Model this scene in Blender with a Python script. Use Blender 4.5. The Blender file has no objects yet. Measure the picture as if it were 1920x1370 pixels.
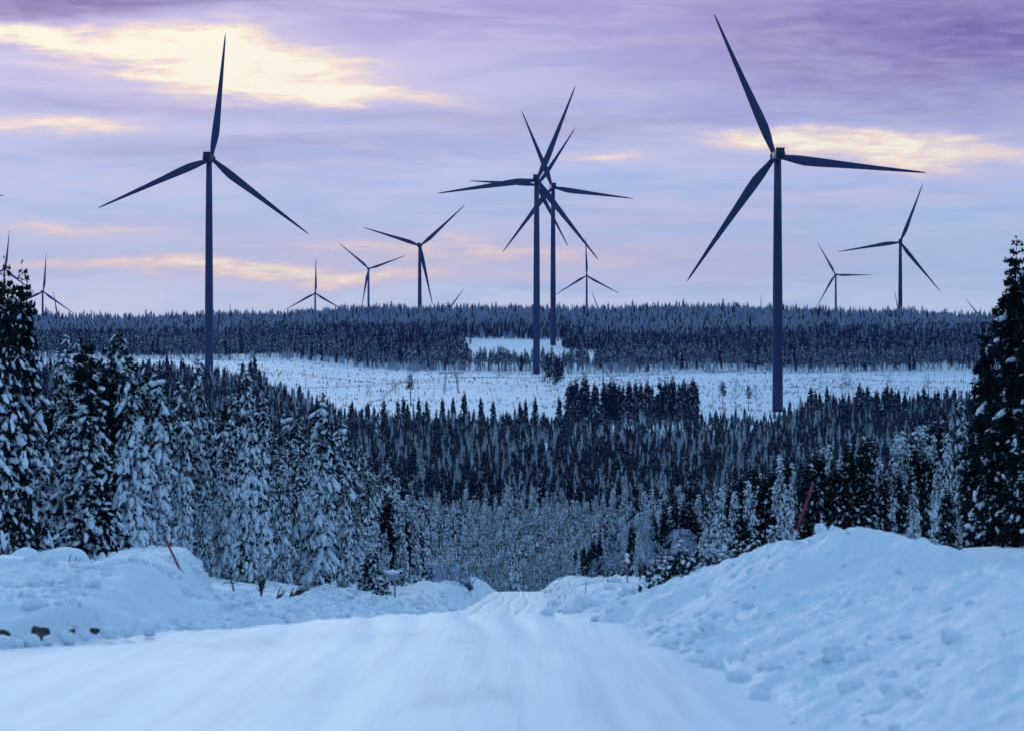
import bpy, math, random
import numpy as np
from mathutils import Vector, Matrix
R = math.radians
F = 5333.0                      # focal length in pixels of the 1920 px wide photograph (100 mm lens)
sc = bpy.context.scene
col = sc.collection
rng = np.random.default_rng(7)
random.seed(7)

# ------------------------------------------------------------------ camera
cam_d = bpy.data.cameras.new('camera'); cam = bpy.data.objects.new('camera', cam_d); col.objects.link(cam)
cam_d.lens = 100; cam_d.sensor_width = 36; cam_d.clip_start = 0.5; cam_d.clip_end = 30000
cam.location = (0, 0, 0); cam.rotation_euler = (R(90), 0, 0)
cam_d.shift_y = -85.0/1920.0     # level camera, horizon at y = 600 of 1370
cam_d.dof.use_dof = True; cam_d.dof.focus_distance = 360; cam_d.dof.aperture_fstop = 2.4
sc.camera = cam
sc.view_settings.view_transform = 'Standard'; sc.view_settings.look = 'None'
sc.view_settings.gamma = 1.0; sc.view_settings.exposure = 0.0
sc.render.resolution_x = 1024; sc.render.resolution_y = 730
try:
    sc.cycles.volume_bounces = 0; sc.cycles.max_bounces = 4; sc.cycles.diffuse_bounces = 3
except Exception: pass

def srgb(r, g, b):
    f = lambda c: c/12.92 if c <= .04045 else ((c+.055)/1.055)**2.4
    return (f(r/255), f(g/255), f(b/255), 1)

# ------------------------------------------------------------------ node helper
class NT:
    def __init__(s, tree): s.t = tree; s.n = tree.nodes; s.l = tree.links
    def new(s, ty, **kw):
        n = s.n.new(ty)
        for k, v in kw.items(): setattr(n, k, v)
        return n
    def put(s, sock, v):
        if isinstance(v, bpy.types.NodeSocket): s.l.new(v, sock)
        else: sock.default_value = v
    def m(s, op, a, b=0.0, c=None, clamp=False):
        n = s.n.new('ShaderNodeMath'); n.operation = op; n.use_clamp = clamp
        s.put(n.inputs[0], a); s.put(n.inputs[1], b)
        if c is not None: s.put(n.inputs[2], c)
        return n.outputs[0]
    def mix(s, f, a, b, mode='MIX'):
        n = s.n.new('ShaderNodeMix'); n.data_type = 'RGBA'; n.blend_type = mode
        s.put(n.inputs[0], f); s.put(n.inputs[6], a); s.put(n.inputs[7], b)
        return n.outputs[2]
    def ramp(s, f, pts, interp='EASE'):
        n = s.n.new('ShaderNodeValToRGB'); cr = n.color_ramp; cr.interpolation = interp
        while len(cr.elements) < len(pts): cr.elements.new(0.5)
        for e, (p, c) in zip(cr.elements, pts): e.position = p; e.color = c if len(c) == 4 else (*c, 1)
        s.put(n.inputs[0], f); return n.outputs[0]
    def noise(s, vec, scale, detail=4, rough=.55, dist=0.0):
        n = s.n.new('ShaderNodeTexNoise'); n.inputs['Scale'].default_value = scale
        n.inputs['Detail'].default_value = detail; n.inputs['Roughness'].default_value = rough
        n.inputs['Distortion'].default_value = dist
        if vec is not None: s.l.new(vec, n.inputs['Vector'])
        return n.outputs[0]
    def vec(s, x, y, z):
        n = s.n.new('ShaderNodeCombineXYZ')
        s.put(n.inputs[0], x); s.put(n.inputs[1], y); s.put(n.inputs[2], z); return n.outputs[0]

# ------------------------------------------------------------------ world: overcast dusk sky
SUN_EL, SUN_AZ = 9.0, -12.0      # behind the clouds, ahead and to the left
w = bpy.data.worlds.new('World'); sc.world = w; w.use_nodes = True
w.node_tree.nodes.clear(); W = NT(w.node_tree)
tc = W.new('ShaderNodeTexCoord'); sp = W.new('ShaderNodeSeparateXYZ'); W.l.new(tc.outputs['Generated'], sp.inputs[0])
X, Y, Z = sp.outputs
az = W.m('ARCTAN2', X, Y)
el = W.m('ARCTAN2', Z, W.m('SQRT', W.m('ADD', W.m('MULTIPLY', X, X), W.m('MULTIPLY', Y, Y))))
U = W.m('MULTIPLY', az, F/1000.0)            # thousandths of the old pixel scale: a plain angular unit
V = W.m('MULTIPLY', el, F/1000.0)
# drifting distortion so that no band is straight
cn1 = W.noise(W.vec(W.m('MULTIPLY', U, 1.3), W.m('MULTIPLY', V, 5.0), 3.1), 1.6, 5, .6)
cn2 = W.noise(W.vec(W.m('MULTIPLY', U, 1.5), W.m('MULTIPLY', V, 12.0), 7.7), 2.2, 7, .62, .6)
cn3 = W.noise(W.vec(W.m('MULTIPLY', U, 3.0), W.m('MULTIPLY', V, 16.0), 1.7), 2.4, 8, .65, .5)
Vw = W.m('ADD', V, W.m('MULTIPLY', W.m('SUBTRACT', cn1, .5), .14))
Uw = W.m('ADD', U, W.m('MULTIPLY', W.m('SUBTRACT', cn2, .5), .35))
def blob(px, py, sx, sy, amp, tilt=0.0):
    cx, cy = (px-960)/1000.0, (600-py)/1000.0
    dx = W.m('SUBTRACT', Uw, cx)
    dy = W.m('SUBTRACT', Vw, W.m('ADD', cy, W.m('MULTIPLY', dx, tilt)))
    a = W.m('POWER', W.m('ABSOLUTE', W.m('DIVIDE', dx, sx/1000.0)), 2.0)
    b = W.m('POWER', W.m('ABSOLUTE', W.m('DIVIDE', dy, sy/1000.0)), 2.0)
    return W.m('MULTIPLY', W.m('EXPONENT', W.m('MULTIPLY', W.m('ADD', a, b), -1.0)), amp)
def blobs(lst):
    s = None
    for b in lst:
        o = blob(*b); s = o if s is None else W.m('ADD', s, o)
    return s
bright = blobs([(20, 62, 130, 26, .75, -.05), (190, 90, 260, 30, .62, -.12), (400, 100, 190, 48, .95, -.05), (560, 110, 260, 30, .55, -.10), (640, 178, 230, 26, .95, -.10),
                (300, 150, 420, 60, .30, -.05), (40, 240, 170, 18, .75, 0), (170, 255, 200, 26, .35, 0), (1700, 285, 330, 34, .85, 0), (1500, 270, 200, 20, .55, 0), (1130, 312, 120, 16, .6, 0),
                (60, 425, 240, 15, .6, 0), (380, 514, 500, 18, .72, -.02), (900, 466, 560, 34, .62, -.02), (760, 250, 300, 14, .25, .05), (1300, 400, 300, 14, .3, 0),
                (700, 520, 500, 18, .30, 0), (1500, 372, 420, 14, .30, 0), (300, 340, 400, 16, .18, 0)])
bmod = W.m('MULTIPLY', bright, W.m('ADD', W.m('MULTIPLY', W.m('ADD', W.m('MULTIPLY', cn3, .7), W.m('MULTIPLY', cn2, .3)), 3.2), -1.02))
halo = W.m('MULTIPLY', bright, .36)
bfac = W.m('MAXIMUM', W.m('MINIMUM', W.m('ADD', bmod, halo), 1.0), W.m('MINIMUM', halo, .5))
dark = blobs([(1850, 70, 620, 150, .85, 0), (500, 15, 500, 26, .3, 0), (100, 5, 350, 26, .7, 0),
              (300, 195, 420, 20, .3, 0), (1000, 235, 500, 26, .3, 0), (500, 290, 500, 22, .28, 0)])
dfac = W.m('MINIMUM', W.m('MULTIPLY', dark, W.m('ADD', W.m('MULTIPLY', cn3, 1.6), .2)), 1.0)
vr = W.m('DIVIDE', Vw, .62)
base = W.ramp(vr, [(0, srgb(200, 214, 238)), (.16, srgb(182, 202, 234)), (.34, srgb(168, 190, 232)),
                   (.5, srgb(174, 188, 234)), (.66, srgb(182, 184, 232)), (.82, srgb(186, 178, 230)), (1.0, srgb(180, 168, 224))], 'LINEAR')
lav = srgb(208, 202, 234)
base = W.mix(W.m('MULTIPLY', W.m('MULTIPLY', W.m('SUBTRACT', cn2, .45), 2.4, clamp=True), W.m('ADD', .35, W.m('MULTIPLY', vr, .7)), clamp=True), base, lav)
base = W.mix(W.m('MULTIPLY', W.m('SUBTRACT', .52, cn2), 3.0, clamp=True), base, W.ramp(vr, [(0, srgb(164, 190, 230)), (.5, srgb(156, 174, 226)), (1, srgb(160, 150, 208))], 'LINEAR'))
base = W.mix(dfac, base, srgb(116, 102, 168))
base = W.mix(1.0, base, (1.08, 1.13, 1.10, 1), 'MULTIPLY')
crm = W.ramp(bfac, [(0, srgb(206, 198, 230)), (.35, srgb(216, 207, 230)), (.65, srgb(236, 220, 222)), (.85, srgb(253, 238, 220)), (1.0, srgb(255, 250, 232))], 'LINEAR')
front = W.mix(W.m('MULTIPLY', bfac, 1.7, clamp=True), base, crm)
# a real Nishita sky glows faintly through the cloud sheet
sky = W.new('ShaderNodeTexSky'); sky.sky_type = 'NISHITA'; sky.sun_disc = False
sky.sun_elevation = R(SUN_EL); sky.sun_rotation = R(SUN_AZ)
skc = W.mix(1.0, sky.outputs[0], (.06, .06, .06, 1), 'MULTIPLY')
front = W.mix(.03, front, skc)
# cloud sheet overhead: cool and bright, the side away from the sun dim
over = W.ramp(W.m('DIVIDE', el, 1.571), [(0, (.16, .26, .45, 1)), (.12, (.24, .43, .70, 1)), (.35, (.28, .53, .84, 1)), (1, (.34, .64, 1.0, 1))], 'LINEAR')
over = W.mix(W.m('MULTIPLY', W.m('SUBTRACT', cn1, .4), .8, clamp=True), over, (.30, .44, .76, 1))
over = W.mix(W.m('MULTIPLY', W.m('SUBTRACT', 1.0, W.m('COSINE', az)), .06, clamp=True), over, (.03, .05, .10, 1))
t_el = W.m('MULTIPLY', W.m('SUBTRACT', el, .135), 5.0, clamp=True)
t_az = W.m('MULTIPLY', W.m('SUBTRACT', W.m('ABSOLUTE', az), .5), 1.0, clamp=True)
tt = W.m('MAXIMUM', t_el, t_az)
skyc = W.mix(tt, front, over)
skyc = W.mix(W.m('LESS_THAN', Z, -.03), skyc, (.05, .07, .12, 1))
bg = W.new('ShaderNodeBackground'); W.put(bg.inputs[0], skyc); bg.inputs[1].default_value = 1.0
wo = W.new('ShaderNodeOutputWorld'); W.l.new(bg.outputs[0], wo.inputs[0])

sl = bpy.data.lights.new('sun', 'SUN'); sl.energy = .5; sl.angle = R(25); sl.color = (.95, .95, .92)
so = bpy.data.objects.new('sun', sl); col.objects.link(so)
sd = Vector((math.sin(R(SUN_AZ))*math.cos(R(SUN_EL)), math.cos(R(SUN_AZ))*math.cos(R(SUN_EL)), math.sin(R(SUN_EL))))
so.rotation_euler = sd.to_track_quat('Z', 'Y').to_euler()

# ------------------------------------------------------------------ tags, mesh building
def tag(o, label=None, cat=None, group=None, kind=None):
    if label: o['label'] = label
    if cat: o['category'] = cat
    if group: o['group'] = group
    if kind: o['kind'] = kind
    return o
def empty(name, loc=(0, 0, 0), rz=0.0):
    o = bpy.data.objects.new(name, None); col.objects.link(o); o.location = loc; o.rotation_euler = (0, 0, rz); o.empty_display_size = .5
    return o
class MB:
    """collects triangles"""
    def __init__(s): s.v = []; s.f = []; s.n = 0; s.mi = []
    def add(s, v, f, mi=0):
        v = np.asarray(v, np.float64).reshape(-1, 3); f = np.asarray(f, np.int64).reshape(-1, 3)
        s.v.append(v); s.f.append(f+s.n); s.n += len(v); s.mi.append(np.full(len(f), mi, np.int32))
    def mesh(s, name, mats, smooth=True):
        v = np.concatenate(s.v); f = np.concatenate(s.f)
        me = bpy.data.meshes.new(name)
        me.vertices.add(len(v)); me.vertices.foreach_set('co', v.astype(np.float32).ravel())
        me.loops.add(len(f)*3); me.loops.foreach_set('vertex_index', f.astype(np.int32).ravel())
        me.polygons.add(len(f)); me.polygons.foreach_set('loop_start', np.arange(0, len(f)*3, 3, dtype=np.int32))
        me.polygons.foreach_set('material_index', np.concatenate(s.mi))
        me.update(calc_edges=True)
        me.polygons.foreach_set('use_smooth', np.full(len(f), smooth))
        for m in (mats if isinstance(mats, (list, tuple)) else [mats]): me.materials.append(m)
        return me
    def obj(s, name, mats, parent=None, smooth=True):
        o = bpy.data.objects.new(name, s.mesh(name, mats, smooth)); col.objects.link(o)
        if parent: o.parent = parent
        return o
    def box(s, c, d, rot=None, mi=0):
        c = np.array(c, float); d = np.array(d, float)/2
        v = np.array([[x, y, z] for x in (-1, 1) for y in (-1, 1) for z in (-1, 1)])*d
        if rot is not None: v = v@np.array(rot).T
        q = [(0, 1, 3, 2), (4, 6, 7, 5), (0, 4, 5, 1), (2, 3, 7, 6), (0, 2, 6, 4), (1, 5, 7, 3)]
        s.add(v+c, [t for a in q for t in ((a[0], a[1], a[2]), (a[0], a[2], a[3]))], mi)
    def tube(s, pts, rad, n=6, mi=0, cap=True):
        pts = np.asarray(pts, float); k = len(pts); rad = np.broadcast_to(np.asarray(rad, float), (k,))
        tg = np.gradient(pts, axis=0); tg /= np.linalg.norm(tg, axis=1)[:, None]+1e-9
        up = np.where(np.abs(tg[:, 2:3]) > .9, np.array([[1., 0, 0]]), np.array([[0, 0, 1.]]))
        a = np.cross(tg, up); a /= np.linalg.norm(a, axis=1)[:, None]+1e-9; b = np.cross(tg, a)
        th = np.arange(n)*2*math.pi/n
        v = pts[:, None]+rad[:, None, None]*(a[:, None]*np.cos(th)[None, :, None]+b[:, None]*np.sin(th)[None, :, None])
        i = np.arange(k-1)[:, None]*n; j = np.arange(n)[None]; j2 = (j+1) % n
        p, q, r_, t = (i+j).ravel(), (i+j2).ravel(), (i+n+j2).ravel(), (i+n+j).ravel()
        f = np.concatenate([np.stack([p, q, r_], 1), np.stack([p, r_, t], 1)])
        v = v.reshape(-1, 3)
        if cap:
            v = np.concatenate([v, pts[:1], pts[-1:]]); c0, c1 = k*n, k*n+1; j = np.arange(n)
            f = np.concatenate([f, np.stack([np.full(n, c0), (j+1) % n, j], 1), np.stack([np.full(n, c1), (k-1)*n+j, (k-1)*n+(j+1) % n], 1)])
        s.add(v, f, mi)

def ico(sub):
    t = (1+5**.5)/2
    v = [(-1, t, 0), (1, t, 0), (-1, -t, 0), (1, -t, 0), (0, -1, t), (0, 1, t), (0, -1, -t), (0, 1, -t), (t, 0, -1), (t, 0, 1), (-t, 0, -1), (-t, 0, 1)]
    f = [(0, 11, 5), (0, 5, 1), (0, 1, 7), (0, 7, 10), (0, 10, 11), (1, 5, 9), (5, 11, 4), (11, 10, 2), (10, 7, 6), (7, 1, 8),
         (3, 9, 4), (3, 4, 2), (3, 2, 6), (3, 6, 8), (3, 8, 9), (4, 9, 5), (2, 4, 11), (6, 2, 10), (8, 6, 7), (9, 8, 1)]
    v = [np.array(a)/np.linalg.norm(a) for a in v]
    for _ in range(sub):
        nf = []; c = {}
        def mid(a, b):
            k = (min(a, b), max(a, b))
            if k not in c: m = v[a]+v[b]; v.append(m/np.linalg.norm(m)); c[k] = len(v)-1
            return c[k]
        for a, b, d in f:
            x, y, z = mid(a, b), mid(b, d), mid(d, a); nf += [(a, x, z), (b, y, x), (d, z, y), (x, y, z)]
        f = nf
    return np.array(v), np.array(f)
ICO = [ico(0), ico(1), ico(2), ico(3)]
def add_blobs(mb, cen, dirs, L, Wd, T, lod=1, jit=.18, mi=0, r=rng):
    """rounded lumps, long axis along dirs, one mesh"""
    if len(cen) == 0: return
    tv, tf = ICO[lod]; N = len(cen)
    d = dirs/(np.linalg.norm(dirs, axis=1)[:, None]+1e-9)
    s = np.cross(d, np.array([0, 0, 1.])); ns = np.linalg.norm(s, axis=1)[:, None]; s = np.where(ns < .05, np.array([[1., 0, 0]]), s/(ns+1e-9))
    u = np.cross(s, d)
    rad = 1+jit*r.standard_normal((N, len(tv), 1)).clip(-1.6, 1.6)
    p = tv[None]*rad
    v = cen[:, None]+p[..., 0:1]*(d*L[:, None])[:, None]+p[..., 1:2]*(s*Wd[:, None])[:, None]+p[..., 2:3]*(u*T[:, None])[:, None]
    f = tf[None]+(np.arange(N)*len(tv))[:, None, None]
    mb.add(v.reshape(-1, 3), f.reshape(-1, 3), mi)
def add_tufts(mb, cen, dirs, L, k=9, wid=.09, spread=.9, mi=0, r=rng):
    """sprays of narrow needle blades round each centre"""
    N = len(cen)
    if N == 0: return
    d = dirs/(np.linalg.norm(dirs, axis=1)[:, None]+1e-9)
    q = d[:, None]+spread*r.standard_normal((N, k, 3)); q /= np.linalg.norm(q, axis=2)[..., None]
    s = np.cross(q, r.standard_normal((N, k, 3))); s /= np.linalg.norm(s, axis=2)[..., None]
    ln = L[:, None, None]*r.uniform(.6, 1.2, (N, k, 1)); wv = s*ln*wid*2.2
    c = cen[:, None]
    v = np.stack([c-q*ln*.15-wv*.4, c+q*ln*.55+wv, c+q*ln, c+q*ln*.45-wv], 2)
    b = (np.arange(N*k)*4)[:, None]
    f = np.concatenate([b+np.array([[0, 1, 2]]), b+np.array([[0, 2, 3]])])
    mb.add(v.reshape(-1, 3), f, mi)

# ------------------------------------------------------------------ smooth noise for terrain and scatter
def vnoise(x, y, seed=0):
    x = np.asarray(x, float); y = np.asarray(y, float)
    xi = np.floor(x).astype(np.int64); yi = np.floor(y).astype(np.int64); fx = x-xi; fy = y-yi
    fx = fx*fx*(3-2*fx); fy = fy*fy*(3-2*fy)
    def h(a, b):
        n = (a*374761393+b*668265263+seed*982451653) & 0xffffffff
        n = ((n ^ (n >> 13))*1274126177) & 0xffffffff
        return ((n ^ (n >> 16)) & 0xffffff)/float(0xffffff)
    return (h(xi, yi)*(1-fx)+h(xi+1, yi)*fx)*(1-fy)+(h(xi, yi+1)*(1-fx)+h(xi+1, yi+1)*fx)*fy
def fbm(x, y, seed=0, o=4, g=.5):
    s = 0; a = 1; t = 0
    for i in range(o): s = s+a*vnoise(x*2**i+i*17.3, y*2**i-i*9.1, seed+i); t += a; a *= g
    return s/t
def lumps(x, y, cell, seed):
    """rounded clod field 0..1"""
    gx = np.floor(x/cell); gy = np.floor(y/cell); best = np.full(np.shape(x), 9.)
    for i in (-1, 0, 1):
        for j in (-1, 0, 1):
            a = gx+i; b = gy+j
            px = (a+.15+.7*vnoise(a*1.0+.5, b*1.0+.5, seed)*1.0)*cell; py = (b+.15+.7*vnoise(a+31.5, b+7.5, seed+5))*cell
            best = np.minimum(best, ((x-px)**2+(y-py)**2)/(cell*cell))
    return np.clip(1-best*1.7, 0, 1)**.6
def ss(a, b, x): t = np.clip((x-a)/(b-a), 0, 1); return t*t*(3-2*t)
def pchip(xs, ys):
    xs = np.array(xs, float); ys = np.array(ys, float); h = np.diff(xs); dl = np.diff(ys)/h; m = np.zeros_like(xs)
    for i in range(1, len(xs)-1):
        m[i] = 0 if dl[i-1]*dl[i] <= 0 else 2*dl[i-1]*dl[i]/(dl[i-1]+dl[i])
    m[0] = dl[0]; m[-1] = dl[-1]
    def f(x):
        x = np.asarray(x, float); i = np.clip(np.searchsorted(xs, x)-1, 0, len(xs)-2); t = (x-xs[i])/h[i]; t = np.clip(t, 0, 1)
        return (2*t**3-3*t**2+1)*ys[i]+(t**3-2*t**2+t)*h[i]*m[i]+(-2*t**3+3*t**2)*ys[i+1]+(t**3-t**2)*h[i]*m[i+1]
    return f
prof = pchip([-4000, -300, -40, 0, 20, 40, 56, 62, 70, 100, 130, 147, 200, 280, 366, 420, 500, 700, 900, 1080, 1200, 1500, 1850, 2100, 2296, 2550, 2850, 3050, 3500, 5000, 12000, 26000],
             [0, 0, -.4, -2.2, -3.54, -4.88, -5.95, -6.38, -7.4, -10.65, -13.75, -15.2, -20.2, -27.2, -35, -42, -48, -51, -47, -41, -38, -36, -33.5, -25, -17, -9, 2.5, -6, -40, -60, -60, -60])
RL = pchip([0, 44, 52, 60, 66, 147, 366, 450], [-17, -17, -9, -4.2, -3.8, -3.5, -2.0, -1.2])
RT = pchip([0, 15, 28, 35, 43, 54, 60, 75, 147, 366, 450], [3, 2.9, 2.85, 3.0, 2.6, 2.1, 1.6, 1.7, 2.35, 3.7, 4.2])
def G(x, d):
    x = np.asarray(x, float); d = np.asarray(d, float)
    z = prof(d)
    k = ss(58, 95, d)*(1-ss(330, 520, d))
    z = z+k*np.minimum(.165*np.maximum(-x-4, 0), 6)+k*np.minimum(.26*np.maximum(x-4.5, 0), 2.6)
    z = z+8*ss(900, 1300, d)*(1-ss(1900, 2300, d))*ss(60, 160, -x)
    pxr = x/np.maximum(d, 50)*F
    z = z+(-8.5*ss(200, 900, np.abs(pxr-120))+5*(fbm(pxr/150., d*0+1, 91, 2)-.5))*ss(2400, 2800, d)*(1-ss(3200, 4000, d))
    z = z+(fbm(x/60., d/60., 3, 3)-.5)*5*ss(420, 700, d)
    z = z+(fbm(x/7., d/7., 8, 3)-.5)*.9*ss(60, 90, d)*ss(4, 9, np.abs(x))*(1-ss(300, 500, d))
    return z
def Gs(x, d): return float(G(np.array([x]), np.array([d]))[0])
def P(px, py, d): return ((px-960)*d/F, d, (600-py)*d/F)

# ------------------------------------------------------------------ materials
def mat(name, base, rough=.6, metal=0.0, nscale=None, base2=None, bump=None, bscale=10, spec=.3, coord='Object', detail=5):
    m = bpy.data.materials.new(name); m.use_nodes = True; T = NT(m.node_tree); b = m.node_tree.nodes['Principled BSDF']
    b.inputs['Roughness'].default_value = rough; b.inputs['Metallic'].default_value = metal
    b.inputs['Specular IOR Level'].default_value = spec
    tcn = T.new('ShaderNodeTexCoord')
    if nscale:
        nz = T.noise(tcn.outputs[coord], nscale, detail, .6)
        f = T.m('MULTIPLY', T.m('SUBTRACT', nz, .35), 3.2, clamp=True)
        T.put(b.inputs['Base Color'], T.mix(f, (*base, 1), (*(base2 or base), 1)))
    else: b.inputs['Base Color'].default_value = (*base, 1)
    if bump:
        bn = T.new('ShaderNodeBump'); bn.inputs['Strength'].default_value = bump; bn.inputs['Distance'].default_value = .1
        T.l.new(T.noise(tcn.outputs[coord], bscale, 5, .6), bn.inputs['Height']); T.l.new(bn.outputs[0], b.inputs['Normal'])
    return m
M = {}
M['snow'] = mat('snow', (.80, .86, .93), .55, nscale=.5, base2=(.76, .83, .92), bump=.5, bscale=2.2)
M['field'] = mat('snowfield', (.82, .87, .93), .6, nscale=.08, base2=(.72, .78, .88), bump=.4, bscale=.8)
M['bank'] = mat('plough_bank_snow', (.80, .86, .93), .6, nscale=.9, base2=(.74, .82, .91), bump=.7, bscale=5)
M['tree_snow'] = mat('tree_snow', (.80, .86, .94), .6, nscale=3, base2=(.74, .82, .92), bump=.3, bscale=9)
M['frost'] = mat('hoar_frost', (.52, .62, .82), .7, nscale=4, base2=(.24, .29, .40))
M['needle'] = mat('needles', (.008, .012, .014), .8, nscale=1.5, base2=(.020, .026, .026), spec=.05)
M['frosted'] = mat('frosted_needles', (.06, .08, .13), .8, nscale=1.2, base2=(.60, .68, .84), spec=.1)
M['bark'] = mat('bark', (.035, .030, .032), .8, nscale=3, base2=(.20, .23, .28), bump=.5, bscale=20, spec=.1)
M['darkbark'] = mat('bare_wood', (.03, .026, .030), .8, nscale=6, base2=(.075, .07, .08), spec=.1)
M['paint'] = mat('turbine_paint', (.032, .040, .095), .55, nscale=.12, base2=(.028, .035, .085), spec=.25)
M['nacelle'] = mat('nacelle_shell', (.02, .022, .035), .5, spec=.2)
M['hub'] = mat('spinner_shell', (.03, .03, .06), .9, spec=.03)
M['red'] = mat('red_plastic', (.25, .010, .03), .55, nscale=9, base2=(.16, .02, .05))
M['stick'] = mat('reddish_twig', (.12, .035, .04), .7)
M['reflect'] = mat('reflective_white', (.42, .46, .55), .4)
M['wood'] = mat('weathered_wood', (.22, .24, .28), .8, nscale=6, base2=(.55, .60, .68), bump=.5, bscale=30)
M['steel'] = mat('galvanised_steel', (.16, .18, .22), .5, metal=.4)
M['yellow'] = mat('sign_yellow', (.45, .16, .10), .5, nscale=14, base2=(.50, .36, .40))
M['rock'] = mat('rock', (.035, .032, .036), .85, nscale=4, base2=(.09, .085, .09), bump=1, bscale=8)
# road: packed snow with faint polished wheel lanes and traces of grit
m = bpy.data.materials.new('packed_snow_road'); m.use_nodes = True; T = NT(m.node_tree); b = m.node_tree.nodes['Principled BSDF']
g = T.new('ShaderNodeNewGeometry'); s3 = T.new('ShaderNodeSeparateXYZ'); T.l.new(g.outputs['Position'], s3.inputs[0])
lane = T.noise(T.vec(T.m('MULTIPLY', s3.outputs[0], 1.6), T.m('MULTIPLY', s3.outputs[1], .035), 0.0), 1.4, 5, .6)
pat = T.noise(T.vec(T.m('MULTIPLY', s3.outputs[0], .5), T.m('MULTIPLY', s3.outputs[1], .12), 4.0), 1.1, 5, .6)
c1 = T.mix(T.m('MULTIPLY', T.m('SUBTRACT', lane, .42), 3.2, clamp=True), (.84, .88, .93, 1), (.66, .72, .81, 1))
c1 = T.mix(T.m('MULTIPLY', T.m('SUBTRACT', pat, .60), 3.6, clamp=True), c1, (.50, .55, .64, 1))
T.put(b.inputs['Base Color'], c1); b.inputs['Roughness'].default_value = .5; b.inputs['Specular IOR Level'].default_value = .08
bn = T.new('ShaderNodeBump'); bn.inputs['Strength'].default_value = .35; bn.inputs['Distance'].default_value = .05
T.l.new(T.m('ADD', lane, T.m('MULTIPLY', T.noise(g.outputs['Position'], 5, 4), .25)), bn.inputs['Height']); T.l.new(bn.outputs[0], b.inputs['Normal'])
M['road'] = m

# ------------------------------------------------------------------ ground, road, snow banks
def clods(mb, XX, DD, ZZ, hh, n, s0, seed, hmin=.0):
    r = np.random.default_rng(seed); ok = np.argwhere(hh > hmin); k = ok[r.integers(len(ok), size=n)]
    c = np.stack([XX[k[:, 0], k[:, 1]], DD[k[:, 0], k[:, 1]], ZZ[k[:, 0], k[:, 1]]], 1)
    dens = fbm(c[:, 0]/1.3, c[:, 1]/1.3, seed, 3)+.5*np.exp(-hh[k[:, 0], k[:, 1]]/.25); c = c[dens > .58]
    n = len(c); sz = s0*r.lognormal(0, .55, n).clip(.3, 3.2); dr = r.standard_normal((n, 3))*np.array([1, 1, .4])
    c[:, 2] += sz*.15
    add_blobs(mb, c, dr, sz*r.uniform(.9, 1.5, n), sz*r.uniform(.7, 1.1, n), sz*r.uniform(.5, .9, n), 1, .16, 0, r)
def grid_obj(name, xs, ds, zf, m, keep=None, kind='structure', clod=None):
    XX, DD = np.meshgrid(xs, ds); ZZ = zf(XX, DD); nx, nd = len(xs), len(ds)
    v = np.stack([XX, DD, ZZ], -1).reshape(-1, 3)
    i = (np.arange(nd-1)[:, None]*nx+np.arange(nx-1)[None]).ravel()
    f = np.concatenate([np.stack([i, i+1, i+nx+1], 1), np.stack([i, i+nx+1, i+nx], 1)])
    if keep is not None:
        k = keep.reshape(-1); f = f[k[f].any(1)]
        u = np.unique(f); mp = np.full(len(v), -1); mp[u] = np.arange(len(u)); v = v[u]; f = mp[f]
    mb = MB(); mb.add(v, f)
    if clod: clods(mb, XX, DD, ZZ, clod[0], *clod[1:])
    o = mb.obj(name, m); tag(o, kind=kind); return o
def geo(a, b, s0, g):
    o = [a]; s = s0
    while o[-1] < b: o.append(o[-1]+s); s *= g
    return np.array(o)
xp = np.concatenate([np.arange(0, 12, .4), geo(12, 60, .5, 1.05), geo(62, 4100, 3, 1.03)])
xs = np.concatenate([-xp[::-1][:-1], xp])
ds = np.concatenate([-geo(10, 120, 5, 1.2)[::-1], np.arange(-8, 20, 2.), np.arange(20, 130, .7), geo(130, 420, .9, 1.008), geo(424, 3300, 5, 1.004), geo(3330, 8000, 40, 1.1)])
def zg(x, d):
    lower = .22*(1-ss(400, 440, d))*(x > RL(d)-1.5)*(x < RT(d)+1.5)
    return G(x, d)-lower*ss(0, 10, d+20)
grid_obj('ground', xs, ds, zg, M['field'])
# road strip
rd = np.concatenate([np.arange(-30, 20, 1.), np.arange(20, 75, .25), np.arange(75, 440, .8)])
q = np.linspace(0, 1, 61)
XX = RL(rd)[:, None]*(1-q)+(RT(rd)+.4)[:, None]*q; DD = np.repeat(rd[:, None], len(q), 1)
def road_z(x, d):
    z = prof(d)+.02
    c = (RL(np.maximum(d, 66))+RT(d))/2
    for off, dep in ((-1.75, .06), (-.9, .035), (.15, .05), (1.15, .06), (1.7, .03), (-3.2, .04), (-4.6, .03)):
        xc = c+off+.25*np.sin(d*.045+off*3)+.3*(d < 0)
        z = z-dep*np.exp(-((x-xc)/.17)**2)
    z = z+(fbm(x/1.2, d/3.0, 21, 4)-.5)*.05+(fbm(x/4, d/9., 22, 3)-.5)*.10
    return z
ZZ = road_z(XX, DD); nx = len(q); nd = len(rd)
i = (np.arange(nd-1)[:, None]*nx+np.arange(nx-1)[None]).ravel()
mb = MB(); mb.add(np.stack([XX, DD, ZZ], -1).reshape(-1, 3), np.concatenate([np.stack([i, i+1, i+nx+1], 1), np.stack([i, i+nx+1, i+nx], 1)]))
tag(mb.obj('snowy_road', M['road']), kind='structure')

def rough(x, d, s=1.0, seed=0):
    wx = x+.35*vnoise(x*1.7, d*1.7, 3); wd = d+.35*vnoise(x*1.7, d*1.7, 4); a_ = .35+1.3*fbm(x/2.5, d/2.5, 90+seed, 2)
    return s*((fbm(x/1.5, d/1.5, 40+seed, 3)-.5)*.55+a_*(lumps(wx, wd, .75, 60+seed)*.16+lumps(wx, wd, .36, 70+seed)*.15+lumps(wd, wx, .2, 75+seed)*.10+(fbm(x/.2, d/.2, 80+seed, 3)-.5)*.16)-.14)
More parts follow.
